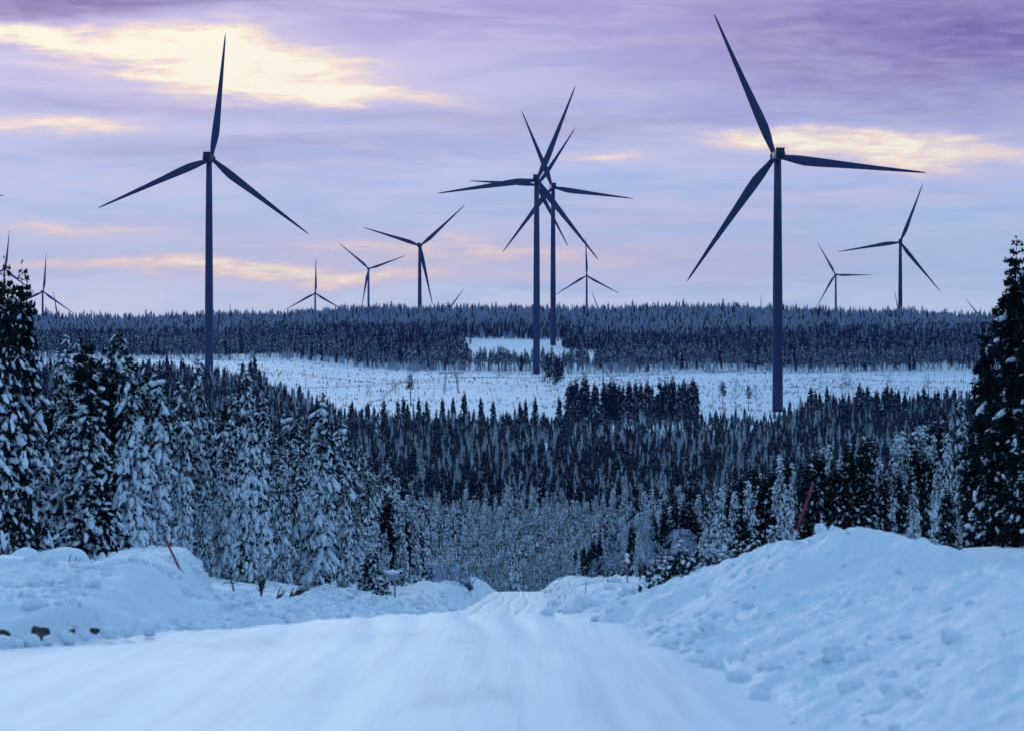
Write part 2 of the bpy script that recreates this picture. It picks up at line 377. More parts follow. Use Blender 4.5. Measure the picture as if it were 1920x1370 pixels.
# right bank beside the camera
cX = pchip([10, 40, 45, 50, 54, 58, 62, 80], [7.2, 7.2, 6.85, 5.95, 5.1, 4.4, 3.8, 3.6])
cH = pchip([10, 30, 40, 45, 50, 54, 58, 62, 68, 80], [1.35, 1.35, 1.30, .98, 1.72, 1.45, .95, .45, .3, .2])
def right_h(x, d):
    t0 = RT(d)+(fbm(x*0+1, d/1.4, 5, 3)-.5)*.9; c = cX(d); H = cH(d)
    up = np.clip((x-t0)/(c-t0), 0, 1); up = .55*up+.45*up*up*(3-2*up); up = np.where(up > 0, .06+.94*up, 0)
    dn = 1-ss(0, 3.2, x-c-.3)*.9
    h = H*np.where(x < c+.3, up, dn)
    a = ss(-.05, .35, x-t0)
    return np.where(x < t0-.25, -.3, h+a*rough(x, d, .55+.2*(d > 40))-.06)
xx = np.arange(1.0, 13, .07); dd = np.concatenate([np.arange(12, 34, .12), np.arange(34, 78, .09)])
A, B = np.meshgrid(xx, dd); hh = right_h(A, B)
grid_obj('snow_bank', xx, dd, lambda x, d: prof(d)+right_h(x, d), M['bank'], hh > -.12, clod=(hh, 3200, .042, 1))
# left bank beyond the turning place
lH = pchip([-700, -300, 0, 100, 200, 250, 345, 372, 398, 430, 500, 600, 700, 800, 880, 960], [.6, .7, .74, .87, 1.12, 1.34, 1.36, 1.02, .50, .36, .26, .16, .08, .02, -.05, -.1])
def left_h(x, d):
    px = 960+F*x/61.; H = lH(px)
    td = np.interp(x, [-30, -20, -8.3, -5.8, -2.9, 0], [43, 43.5, 46, 51.5, 59.5, 62])+(fbm(x/1.1, d*0, 6, 3)-.5)*1.2
    c = 61.+.0*x
    up = np.clip((d-td)/np.maximum(c-td, .8), 0, 1); up = np.where(up > 0, .12+.88*(.75*up+.25*up*up*(3-2*up)), 0)
    dn = 1-ss(0, 5., d-c)*.95
    h = H*np.where(d < c, up, dn)
    edge = 0
    wall = .42*ss(5.6, 8.0, -x)*(.7+.8*fbm(x/.9, d*0+3, 15, 2)); h = np.where(d < c, np.maximum(h, wall*ss(0, .5, d-td)+.6*h*ss(0, 3, d-td)), h)
    return np.where(d < td-.25, -.3, h+ss(-.05, .3, d-td)*(rough(x, d, .62, 11)*ss(-.05, .25, H)+edge)-.05)
xx = np.arange(-17, .2, .085); dd = np.arange(41, 71, .075)
A, B = np.meshgrid(xx, dd); hh = left_h(A, B)
grid_obj('snow_bank', xx, dd, lambda x, d: G(x, d)+left_h(x, d), M['bank'], hh > -.12, clod=(hh, 9000, .042, 2))
# plough ridges along both sides of the far road
def far_bank(side):
    def h(x, d):
        e = np.where(side < 0, -(x-RL(d)), x-RT(d))
        e = e+(fbm(d/2.2, x*0, 12+side, 3)-.5)*1.4
        Hh = (.65+1.0*fbm(d/14., x*0+2, 30+side, 2)**1.3*1.3)*(ss(150, 205, d) if side < 0 else ss(72, 110, d))*(1-.4*ss(300, 380, d))
        h = Hh*ss(0, 1.8, e)*(1-.85*ss(2.2, 5.5, e))
        return np.where(e < -.2, -.3, h+ss(-.1, .4, e)*rough(x, d, .8, 20+side)-.08)
    return h
for side in (-1, 1):
    hf = far_bank(side)
    xx = np.arange(-11, -.6, .16) if side < 0 else np.arange(.9, 11, .16)
    dd = geo(66, 430, .16, 1.0035)
    A, B = np.meshgrid(xx, dd); hh = hf(A, B)
    grid_obj('snow_bank', xx, dd, lambda x, d: G(x, d)+hf(x, d), M['bank'], hh > -.12, clod=(hh, 5000, .09, 3))

# ------------------------------------------------------------------ tree prototypes
def conifer(H, seed, wid=1.6, base=.1, power=.8, droop=.6, snow=.6, bl=.2, whorl=.3, per=4, st=5, tk=9, tl=.34, lod=1, lean=.0, trunk_r=.10, top_bare=.0, mid=.0, tw=.09, nb=1, elong=1.0, bigp=.0, hang=.25, bl0=False):
    """returns trunk mesh builder, crown mesh builder, snow mesh builder"""
    r = np.random.default_rng(seed)
    tr, cr, sn = MB(), MB(), MB()
    k = 9; t = np.linspace(0, 1, k)
    bend = np.cumsum(r.standard_normal((k, 2)), 0)*.02*H/9
    pts = np.stack([bend[:, 0]+lean*H*t*t, bend[:, 1], t*H], 1); pts[0, :2] = 0
    tr.tube(pts, trunk_r*H/10*(1-t*.93), 6)
    at = lambda s: np.array([np.interp(s, t, pts[:, 0]), np.interp(s, t, pts[:, 1]), s*H])
    cen = []; dr = []; bc = []; bd = []; bL = []; bW = []; bT = []
    h = base*H
    while h < H*.985:
        s = h/H; p0 = at(s); rel = (1-s)/(1-base)
        env = wid*(rel**power if mid == 0 else (rel**power)*(1-mid+mid*min(1, (1-rel)*3.2)))
        for _ in range(per if s > base+.04 else max(2, per-2)):
            a = r.uniform(0, 2*math.pi); L = env*r.uniform(.38, 1.32)+.10
            pitch0 = r.uniform(-.05, .35)+.9*max(0, (s-.82))*3; dp = droop*r.uniform(.6, 1.4)*(1-.75*max(0, (s-.7)/.3))
            m_ = st+1; u = np.linspace(0, 1, m_); ang = pitch0-dp*1.7*u; dl = L/(m_-1)
            hz = np.concatenate([[0], np.cumsum(np.cos((ang[1:]+ang[:-1])/2))*dl]); vz = np.concatenate([[0], np.cumsum(np.sin((ang[1:]+ang[:-1])/2))*dl])
            a2 = a+u*r.uniform(-.3, .3)
            B_ = p0+np.stack([hz*np.cos(a2), hz*np.sin(a2), vz], 1)
            if lod >= 1: tr.tube(B_, .022*(1-u*.75)*H/10, 3, cap=False)
            for q_ in range(1, m_):
                if L < .35 and q_ < m_-1: continue
                d_ = B_[q_]-B_[q_-1]; jt = r.standard_normal(3)*.06*L
                c_ = B_[q_]*.8+B_[q_-1]*.2+jt
                cen.append(c_); dr.append(d_/np.linalg.norm(d_)+np.array([0, 0, .25 if s > .75 else -.1]))
                ps = snow*(1-top_bare*max(0, (s-.55)/.45))*(.55+.6*u[q_])
                for _b in range(nb):
                    if r.random() > ps: continue
                    big = r.random() < bigp
                    sz = bl*r.lognormal(0, .33)*(.6+.5*min(1, env/1.2))*(r.uniform(1.5, 2.1) if big else 1); sz = min(sz, bl*2.4)
                    j2 = r.standard_normal(3).clip(-1.5, 1.5)*(.05*L+.02)*(nb > 1)*(not big)
                    bc.append(c_+j2+np.array([0, 0, sz*.35])); bd.append(d_/np.linalg.norm(d_)+r.standard_normal(3)*.25+np.array([0, 0, -hang*(.3+r.random())]))
                    e_ = 1.0 if big else elong
                    bL.append(sz*r.uniform(1.0, 1.7)*e_); bW.append(sz*r.uniform(.7, 1.05)); bT.append(sz*r.uniform(.5, .8))
        h += whorl*r.uniform(.7, 1.3)
    cen.append(at(1.0)); dr.append(np.array([0, 0, 1.]))
    cen = np.array(cen); dr = np.array(dr)
    add_tufts(cr, cen, dr, tl*r.uniform(.7, 1.3, len(cen))*np.clip(.38+.62*(1-cen[:, 2]/H)/.22, .38, 1), tk, tw, .8, 0, r)
    if bc: add_blobs(sn, np.array(bc), np.array(bd), np.array(bL), np.array(bW), np.array(bT), 1 if lod >= 1 and not bl0 else 0, .14, 0, r)
    return tr, cr, sn
def birch(H, seed, arch=.0, n=46, frost=True, spread=1.0):
    r = np.random.default_rng(seed); tr, cr = MB(), MB()
    k = 9; t = np.linspace(0, 1, k); a0 = r.uniform(0, 6.28)
    lean = arch*H*.45*t**2.2; zz = H*(t-arch*.35*t**3)
    pts = np.stack([np.cos(a0)*lean+np.cumsum(r.standard_normal(k))*.012*H, np.sin(a0)*lean, zz], 1); pts[0, :2] = 0
    tr.tube(pts, .055*H/8*(1-t*.9), 5)
    for _ in range(n):
        s = r.uniform(.2, .98); p0 = np.array([np.interp(s, t, pts[:, j]) for j in range(3)])
        a = r.uniform(0, 6.28); L = spread*H*(.10+.26*(1-s))*r.uniform(.6, 1.25); m_ = 6; u = np.linspace(0, 1, m_)
        ang = r.uniform(.6, 1.2)-(r.uniform(1.2, 2.2) if frost else r.uniform(.1, .6))*u; dl = L/(m_-1)
        hz = np.concatenate([[0], np.cumsum(np.cos(ang[1:]))*dl]); vz = np.concatenate([[0], np.cumsum(np.sin(ang[1:]))*dl])
        B_ = p0+np.stack([hz*np.cos(a), hz*np.sin(a), vz], 1)
        rr = .016 if frost else .010
        cr.tube(B_, rr*(1-.6*u), 3, cap=False)
        for q_ in range(1, m_):
            for _2 in range(3):
                ab = a+r.uniform(-1.2, 1.2); l2 = L*r.uniform(.14, .34)
                e = np.array([math.cos(ab), math.sin(ab), (-.9 if frost else .4)*r.uniform(.4, 1.4)])
                mid = B_[q_]+e*l2*.5+np.array([0, 0, .12*l2]); end = B_[q_]+e*l2+np.array([0, 0, -.25*l2 if frost else 0])
                cr.tube([B_[q_], mid, end], [rr*.8, rr*.9, rr*.4], 3, cap=False)
    return tr, cr

ALLK = {}
def kind(name, variants):
    """variants: list of (mesh name, mesh) part lists"""
    ALLK[name] = variants
def build_parts(trio, mats, names=('trunk', 'crown', 'snow')):
    out = [('trunk', trio[0].mesh('trunk', mats[0]))]
    c_ = MB(); c_.add(np.concatenate(trio[1].v), np.concatenate(trio[1].f), 0)
    if len(trio) > 2 and trio[2].n: c_.add(np.concatenate(trio[2].v), np.concatenate(trio[2].f), 1)
    out.append(('crown', c_.mesh('crown', mats[1:])))
    return out
cmats = [M['bark'], M['needle'], M['tree_snow']]
kind('pine', [build_parts(conifer(10.5+.5*i, 100+i, wid=[1.05, 1.3, .95, 1.35, 1.15, 1.4][i], base=.03, power=[.5, .6, .55, .95, .6, .9][i], droop=.85, snow=.64, bl=.096, whorl=.24, per=5, st=5, tk=9, tl=.25, top_bare=1.05, lean=.014*(i-3), mid=.15, nb=3, elong=1.6, bigp=.028, hang=.7), cmats) for i in range(6)])
kind('dark', [build_parts(conifer(10.5+.4*i, 200+i, wid=1.75, base=.05, power=.85, droop=.5, snow=.16, bl=.115, whorl=.26, per=5, st=5, tk=10, tl=.36, top_bare=.7, nb=2, elong=1.4, bigp=.02, bl0=True), cmats) for i in range(5)])
kind('ragged', [build_parts(conifer(10.5+.4*i, 250+i, wid=1.9, base=.04, power=.75, droop=.4, snow=[.12, .52, .46, .12][i], bl=.10, whorl=.30, per=5, st=6, tk=11, tl=.32, tw=.10, top_bare=1.25, nb=2, elong=1.5, bigp=.03), cmats) for i in range(4)])
kind('spruce', [build_parts(conifer(9+.6*i, 300+i, wid=1.35, base=.03, power=.85, droop=1.0, snow=.80, bl=.095, whorl=.24, per=6, st=5, tk=6, tl=.26, top_bare=.1, nb=2, elong=1.8, bigp=.0, hang=.6, bl0=True), cmats) for i in range(5)])
kind('young', [build_parts(conifer(2.6+.3*i, 400+i, wid=.85, base=.03, power=.8, droop=.5, snow=.5, bl=.065, whorl=.15, per=5, st=4, tk=9, tl=.20, trunk_r=.12, nb=2, elong=1.5, bigp=.03), cmats) for i in range(3)])
def ktype_birch(i, fr=True):
    tr, cr = birch(7+.5*i, 500+i+(0 if fr else 50), arch=[0, .5, .9, .3][i % 4] if fr else .05, frost=fr)
    return build_parts((tr, cr), [M['bark'] if fr else M['darkbark'], M['frost'] if fr else M['darkbark']], ('trunk', 'crown'))
kind('birch', [ktype_birch(i) for i in range(4)])
kind('bare', [ktype_birch(i, False) for i in range(3)])
# plain trees for the far side: one mesh, few faces
def far_conifer(H, seed, snow, base, wid, power, frosty=False):
    tr, cr, sn = conifer(H, seed, wid=wid, base=base, power=power, droop=.6, snow=snow, bl=.17, whorl=.5, per=5, st=3, tk=5, tl=.55, lod=0, trunk_r=.13, tw=.11, elong=1.6, hang=.4)
    o = MB()
    for q_, mi in ((tr, 0), (cr, 3 if frosty else 1), (sn, 2)):
        if q_.n: o.add(np.concatenate(q_.v), np.concatenate(q_.f), mi)
    return [('crown', o.mesh('tree', cmats+[M['frosted']], smooth=False))]
kind('fardark', [far_conifer(11+.6*i, 600+i, .05, .12+.1*(i % 2), 1.35, .85) for i in range(5)])
kind('farpine', [far_conifer(13+.6*i, 650+i, .35, .5, 1.3, .5) for i in range(4)])
kind('farsnow', [far_conifer(10+.6*i, 700+i, .6, .12, 1.3, .8, True) for i in range(5)])

protos = {k: {} for k in ALLK}     # kind -> variant -> list of objects whose geometry the stuff reuses
def plant(k, name, x, d, scale, rz, label, cat, group, vi=None, z=None, tilt=(0, 0), sz=1.0):
    vs = ALLK[k]; vi = random.randrange(len(vs)) if vi is None else vi
    z = Gs(x, d)-.15 if z is None else z
    if len(vs[vi]) == 1:
        o = bpy.data.objects.new(name, vs[vi][0][1]); col.objects.link(o); o.location = (x, d, z); o.rotation_euler = (tilt[0], tilt[1], rz); o.scale = (scale, scale, scale*sz)
        obs = [o]; root = o
    else:
        root = empty(name, (x, d, z), rz); root.rotation_euler = (tilt[0], tilt[1], rz); root.scale = (scale, scale, scale*sz); obs = []
        for nm, me in vs[vi]:
            o = bpy.data.objects.new(nm, me); col.objects.link(o); o.parent = root; obs.append(o)
    tag(root, label, cat, group)
    protos[k].setdefault(vi, obs)
    return root
def stuff(k, name, pts, label, cat):
    """pts: array x, y, z, rot, scale -> one object scattering the shapes of the already planted trees"""
    pts = np.array(pts); me = bpy.data.meshes.new(name); me.vertices.add(len(pts))
    me.vertices.foreach_set('co', pts[:, :3].astype(np.float32).ravel())
    for nm, c_ in (('rot', 3), ('scl', 4)):
        a = me.attributes.new(nm, 'FLOAT', 'POINT'); a.data.foreach_set('value', pts[:, c_].astype(np.float32))
    o = bpy.data.objects.new(name, me); col.objects.link(o)
    tag(o, label, cat, None, 'stuff')
    ng = bpy.data.node_groups.new(name, 'GeometryNodeTree')
    ng.interface.new_socket('Geometry', in_out='INPUT', socket_type='NodeSocketGeometry'); ng.interface.new_socket('Geometry', in_out='OUTPUT', socket_type='NodeSocketGeometry')
    N = ng.nodes; L = ng.links; gi = N.new('NodeGroupInput'); go = N.new('NodeGroupOutput')
    jo = N.new('GeometryNodeJoinGeometry')
    for vi, obs in protos[k].items():
        j = N.new('GeometryNodeJoinGeometry')
        for ob in obs:
            oi = N.new('GeometryNodeObjectInfo'); oi.transform_space = 'ORIGINAL'; oi.inputs['Object'].default_value = ob
            L.new(oi.outputs['Geometry'], j.inputs[0])
        gt = N.new('GeometryNodeGeometryToInstance'); L.new(j.outputs[0], gt.inputs[0]); L.new(gt.outputs[0], jo.inputs[0])
    ip = N.new('GeometryNodeInstanceOnPoints'); L.new(gi.outputs[0], ip.inputs['Points']); L.new(jo.outputs[0], ip.inputs['Instance'])
    ip.inputs['Pick Instance'].default_value = True
    rv = N.new('FunctionNodeRandomValue'); rv.data_type = 'INT'
    rv.inputs[4].default_value = 0; rv.inputs[5].default_value = len(protos[k])-1
    L.new(rv.outputs[2], ip.inputs['Instance Index'])
    na = N.new('GeometryNodeInputNamedAttribute'); na.data_type = 'FLOAT'; na.inputs[0].default_value = 'rot'
    cx = N.new('ShaderNodeCombineXYZ'); L.new(na.outputs[0], cx.inputs[2]); L.new(cx.outputs[0], ip.inputs['Rotation'])
    nb = N.new('GeometryNodeInputNamedAttribute'); nb.data_type = 'FLOAT'; nb.inputs[0].default_value = 'scl'
    c2 = N.new('ShaderNodeCombineXYZ')
    for q_ in range(3): L.new(nb.outputs[0], c2.inputs[q_])
    L.new(c2.outputs[0], ip.inputs['Scale'])
    L.new(ip.outputs[0], go.inputs[0])
    md = o.modifiers.new('scatter', 'NODES'); md.node_group = ng
    return o

def zone(px, edges, words):
    return words[int(np.searchsorted(edges, px))]
def zl(base, grp, where): return base+' '+where, grp+', '+where

# ------------------------------------------------------------------ the near stands, tree by tree
def jitter_grid(x0, x1, d0, d1, s, r):
    gx, gd = np.meshgrid(np.arange(x0, x1, s), np.arange(d0, d1, s))
    return np.stack([gx+r.uniform(-.45, .45, gx.shape)*s, gd+r.uniform(-.45, .45, gd.shape)*s], -1).reshape(-1, 2)
r1 = np.random.default_rng(11)
XE = lambda d: np.interp(d, [100, 118, 135, 150, 190, 250, 330, 400], [-27, -23, -19.5, -15.5, -11, -8, -6.5, -6])
# named trees of the left skyline: px, top y, distance, kind
HERO_L = [(42, 492, 121, 'tallest snowy pine at the left edge, its thin dark top bare of snow', 8, .62),
          (8, 484, 119, 'snowy pine cut by the left edge of the view, dark open top', 8, .62),
          (160, 622, 128, 'snowy pine with a dark top, right of the tallest left pine', 7, .85),
          (252, 655, 136, 'snow-laden pine in front of the left turbine, snow lumps halfway up', 1, 1.0),
          (470, 688, 150, 'dark-topped snowy pine reaching up to the snowfield, left of centre', 4, .95),
          (600, 738, 172, 'snowy pine with a blunt top standing right of the tallest pines', 0, 1.05)]
hero_xy = []
for px, ty, d, lab, vi, wsc in HERO_L:
    x = (px-960)*d/F; z = Gs(x, d)-.15; top = (600-ty)*d/F; kk = 'pine' if vi < 6 else 'ragged'; vi = vi if vi < 6 else vi-6; hproto = 10.5+(.5 if kk == 'pine' else .4)*vi; s = (top-z)/hproto
    plant(kk, 'snow_laden_pine', x, d, s*wsc, random.uniform(0, 6), lab, 'pine tree', 'snow-laden pines left of the road', vi, z, sz=1/wsc)
    hero_xy.append((x, d))
pl = jitter_grid(-62, -4, 118, 400, 2.5, r1)
topL = pchip([-400, 0, 60, 110, 160, 250, 330, 400, 470, 540, 600, 660, 740, 830, 900, 960], [560, 600, 610, 660, 660, 680, 705, 730, 720, 750, 770, 830, 895, 950, 985, 1010])
left_stuff = []; cnt = 0
cand = []
for x, d in pl:
    px = 960+F*x/d
    if x > XE(d) or px < -170: continue
    if min((x-a)**2+(d-b_)**2 for a, b_ in hero_xy) < 5: continue
    z = Gs(x, d)-.15; top = (600-float(topL(px)))*d/F; Hm = top-z
    hgt = min(Hm, 11.8)*r1.uniform(.55, 1.0)
    cand.append((x, d, z, hgt, px))
cand.sort(key=lambda c_: -c_[3]/c_[1])
for x, d, z, hgt, px in cand:
    if hgt < 2.5: continue
    kk = 'pine' if r1.random() < (.90 if d < 230 else .55) else ('spruce' if r1.random() < .85 else 'dark')
    vi = r1.integers(len(ALLK[kk])); nat = {'pine': 10.5+.5*vi, 'dark': 10.5+.4*vi, 'spruce': 9+.6*vi}[kk]
    s = hgt/nat; wq = r1.uniform(.8, 1.25)
    if cnt < 280 and px > -45:
        nm, lab, ct, gp = {'pine': ('snow_laden_pine', 'pine heavy with lumps of snow', 'pine tree', 'snow-laden pines'),
                       'spruce': ('snowy_spruce', 'slim drooping snow-plastered spruce', 'spruce tree', 'snowy spruces'),
                       'dark': ('dark_spruce', 'dark spruce with little snow', 'spruce tree', 'dark spruces')}[kk]
        row = 'in the front row' if XE(d)-x < 5.5 or d < 124 else 'behind the front row'
        lab, gp = zl(lab, gp, row+' '+zone(px, [190, 330, 430, 560, 700, 800], ['at the far left', 'behind the left bank', 'under the left turbine', 'right of the left turbine', 'left of the notice board', 'above the notice board', 'left of the far road']))
        plant(kk, nm, x, d, s, r1.uniform(0, 6.28), lab, ct, gp, int(vi), z, (r1.normal()*.03, r1.normal()*.03), sz=wq)
        cnt += 1
    else: left_stuff.append((kk, x, d, z, r1.uniform(0, 6.28), s))

# right side: hero dark trees
HERO_R = [(1908, 446, 104, 'dark', 'tallest black spruce at the right edge with ragged top', 3, .85), (1893, 500, 108, 'dark', 'black pine whose open top shows its stem, beside the tallest right spruce', 0, .7),
          (1850, 600, 112, 'dark', 'black spruce at the right edge, lower and left of the tallest one', 3, .8), (1948, 520, 101, 'dark', 'black spruce cut off by the right edge of the view', 0, 1.0)]
hero_xy = []
for px, ty, d, k, lab, vi, wsc in HERO_R:
    x = (px-960)*d/F; z = Gs(x, d)-.15; top = (600-ty)*d/F; nat = 10.5+.4*vi; s = (top-z)/nat
    plant('ragged', 'dark_spruce', x, d, s*wsc, random.uniform(0, 6), lab, 'spruce tree', 'dark spruces right of the road', vi, z, sz=1/wsc); hero_xy.append((x, d))
XR = lambda d: np.interp(d, [70, 90, 130, 160, 220, 260, 330, 400], [9, 8.5, 9.5, 11.5, 12, 11, 9, 8])
topR = pchip([1000, 1150, 1210, 1300, 1360, 1450, 1550, 1650, 1750, 1820, 1870, 2100], [1010, 985, 930, 930, 900, 850, 830, 800, 780, 740, 660, 600])
cand = []
for x, d in jitter_grid(6, 70, 84, 400, 3.7, r1):
    px = 960+F*x/d
    if x < XR(d) or px > 2090: continue
    if min((x-a)**2+(d-b_)**2 for a, b_ in hero_xy) < 6: continue
    z = Gs(x, d)-.15; top = (600-float(topR(px)))*d/F
    hgt = min(top-z, 11.5)*r1.uniform(.6, 1.0)
    if hgt < 2: continue
    cand.append((x, d, z, hgt, px))
cand.sort(key=lambda c_: -c_[3]/c_[1])
for n_, (x, d, z, hgt, px) in enumerate(cand):
    u = r1.random(); kk = 'dark' if u < .52 else ('spruce' if u < .80 else 'pine')
    if px < 1330 and u > .85: kk = 'birch'
    if px > 1790 and kk != 'dark' and u < .95: kk = 'dark'
    vi = int(r1.integers(len(ALLK[kk]))); nat = {'pine': 10.5+.5*vi, 'dark': 10.5+.4*vi, 'spruce': 9+.6*vi, 'birch': 7+.5*vi}[kk]; s = hgt/nat
    if n_ < 170:
        nm, lab, ct, gp = {'pine': ('snow_laden_pine', 'pine loaded with snow', 'pine tree', 'snow-laden pines'),
                       'spruce': ('snowy_spruce', 'drooping snow-covered spruce', 'spruce tree', 'snowy spruces'),
                       'birch': ('frosted_birch', 'frosted birch with fine drooping twigs', 'birch tree', 'frosted birches'),
                       'dark': ('dark_spruce', 'near-black spruce with snow flecks', 'spruce tree', 'near-black spruces')}[kk]
        row = 'nearer' if d < 165 else ('mid-distance' if d < 260 else 'farther')
        lab, gp = zl(row+' '+lab, row+' '+gp, zone(px, [1300, 1460, 1560, 1700, 1830], ['left of the right bank', 'above the left slope of the right bank', 'behind the right snow pole', 'behind the peak of the right bank', 'above the dip in the right bank', 'at the right edge']))
        plant(kk, nm, x, d, s, r1.uniform(0, 6.28), lab, ct, gp, vi, z, (r1.normal()*.02, r1.normal()*.02))
    else: left_stuff.append((kk, x, d, z, r1.uniform(0, 6.28), s))
# young pines right behind the right bank
for px, py, d, s in ((1228, 1050, 92, .62), (1252, 1042, 95, .75), (1278, 1012, 90, 1.0), (1300, 1035, 86, .8), (1330, 1020, 84, .85), (1352, 1030, 82, .7), (1385, 1015, 80, .8), (1240, 1075, 88, .4), (1315, 1060, 80, .5), (1418, 1000, 82, .9), (1452, 985, 84, 1.0)):
    x = (px-960)*d/F; z = Gs(x, d)-.1; vi = random.randrange(3); top = (600-py)*d/F; s_ = max(.3, (top-z)/(2.6+.3*vi))
    plant('young', 'young_pine', x, d, s_, random.uniform(0, 6), 'snow-dusted young pine just behind the right-hand snow bank', 'pine tree', 'young pines behind the right snow bank', vi, z)
# small growth by the far road
for px, py, d in ((690, 1085, 165), (800, 1080, 215), (845, 1075, 240), (870, 1080, 250), (700, 1060, 165)):
    x = (px-960)*d/F; z = Gs(x, d)-.1; top = (600-py)*d/F+1.2; vi = random.randrange(3)
    plant('young', 'young_pine', x, d, max(.5, (top-z)/(2.6+.3*vi)), random.uniform(0, 6), 'small snowy pine at the foot of the stand left of the far road', 'pine tree', 'young pines left of the far road', vi, z)
for px, py, d, vi in ((832, 1052, 215, 2), (850, 1062, 225, 1), (868, 1050, 235, 2), (1212, 990, 215, 0)):
    x = (px-960)*d/F; z = Gs(x, d)-.1; H_ = max(2.0, (600-py)*d/F-z+1)
    lab = 'tall thin frosted birch at the edge of the snowy verge right of the road' if px > 1000 else 'frosted birch bent over in an arch beside the left bank of the far road'
    plant('birch', 'frosted_birch', x, d, H_/(7+.5*vi), random.uniform(0, 6), lab, 'birch tree', 'frosted birches by the far road', vi, z)

# ------------------------------------------------------------------ the valley forest and the far slopes
def dfront(px): return np.interp(px, [-200, 150, 480, 560, 640, 1000, 1280, 1460, 1520, 1850, 2200], [1420, 1420, 1380, 1215, 1130, 1110, 1090, 1105, 1215, 1260, 1290])
def dback(px): return 1850+12*np.sin(px/70.)+18*(vnoise(px/45., px*0, 4)-.5)
r2 = np.random.default_rng(21)
val = {k: [] for k in ('spruce', 'dark', 'pine', 'birch')}
def valley(x0, x1, d0, d1, s):
    p = jitter_grid(x0, x1, d0, d1, s, r2); x, d = p[:, 0], p[:, 1]; px = 960+F*x/d
    ok = (px > -160) & (px < 2080) & (d < dfront(px)+10*r2.standard_normal(len(x))) & ~((x > RL(d)-2.5) & (x < RT(d)+2.5) & (d < 402))
    ok &= ~((d < 400) & ((x < -5) | (x > 7)))
    x, d, px = x[ok], d[ok], px[ok]; z = G(x, d)-.15
    big = fbm(x/90., d/140., 31, 3); fr = dfront(px)-d
    u = r2.random(len(x)); hr = r2.uniform(.6, 1.12, len(x))
    for i_ in range(len(x)):
        f = fr[i_]; b_ = big[i_]
        dd_ = d[i_]+(b_-.5)*160
        if dd_ < 630: frosty = .80
        elif dd_ < 750: frosty = .50 if px[i_] > 940 else .12
        elif dd_ < 840: frosty = .20
        else: frosty = .30 if b_ > .45 else .10
        if px[i_] > 1240 and d[i_] < 760: frosty *= .45
        if f < 75: frosty = .06
        if u[i_] < frosty: kk = 'spruce'
        elif u[i_] < frosty+.13 and d[i_] < 640 and px[i_] < 1300: kk = 'birch'
        elif u[i_] > .88: kk = 'pine'
        else: kk = 'dark'
        hh_ = float(np.interp(d[i_], [380, 480, 640, 800, 1100, 1400], [6.5, 8.8, 8.5, 6.5, 6.0, 8.5]))*hr[i_]*(1.0 if r2.random() < .75 else r2.uniform(.4, 1.65))
        if f < 90: hh_ *= r2.uniform(.25, 1.0)
        val[kk].append((x[i_], d[i_], z[i_], r2.uniform(0, 6.28), hh_/10.5 if kk != 'birch' else hh_/8.5))
valley(-60, 70, 366, 660, 2.6)
valley(-130, 145, 655, 900, 2.9)
valley(-330, 300, 900, 1420, 3.3)
LAB = {'spruce': ('snowy_spruce', 'snow-plastered spruce in the valley forest', 'spruce tree', 'snowy spruces in the valley forest', 'snowy_spruce_forest', 'pale snow-plastered spruces filling the valley floor beyond the road'),
       'dark': ('dark_spruce', 'dark lightly snowed spruce in the valley forest', 'spruce tree', 'dark spruces in the valley forest', 'dark_spruce_forest', 'dark lightly snowed spruce wood filling the valley below the clearing'),
       'pine': ('snow_laden_pine', 'tall snowy pine in the valley forest', 'pine tree', 'snowy pines in the valley forest', 'pine_forest', 'snowy pines scattered through the valley forest below the clearing'),
       'birch': ('frosted_birch', 'pale frosted birch in the valley forest', 'birch tree', 'frosted birches in the valley forest', 'frosted_birch_wood', 'pale frosted birches in the hollow beyond the road')}
NIND = {'spruce': 170, 'dark': 40, 'pine': 60, 'birch': 60}
for kk, lst in val.items():
    lst.sort(key=lambda t_: t_[1]/t_[4]); n = NIND[kk]; nm, lab, ct, gp, sn_, sl_ = LAB[kk]
    for x, d, z, rz, s in lst[:n]:
        wh = zone(960+F*x/d, [860, 960, 1060, 1200, 1400], ['left of the road end', 'just left of the road end', 'straight beyond the road end', 'just right of the road end', 'above the warning sign', 'far right of the road end'])
        l2, g2 = zl(('nearer ' if d < 440 else 'farther ')+lab, ('nearer ' if d < 440 else 'farther ')+gp, wh)
        plant(kk, nm, x, d, s, rz, l2, ct, g2, None, z)
    rest = [(x, d, z, rz, s) for x, d, z, rz, s in lst[n:]]+[(x, d, z, rz, s) for k2, x, d, z, rz, s in left_stuff if k2 == kk]
    if rest: stuff(kk, sn_, rest, sl_, 'forest')

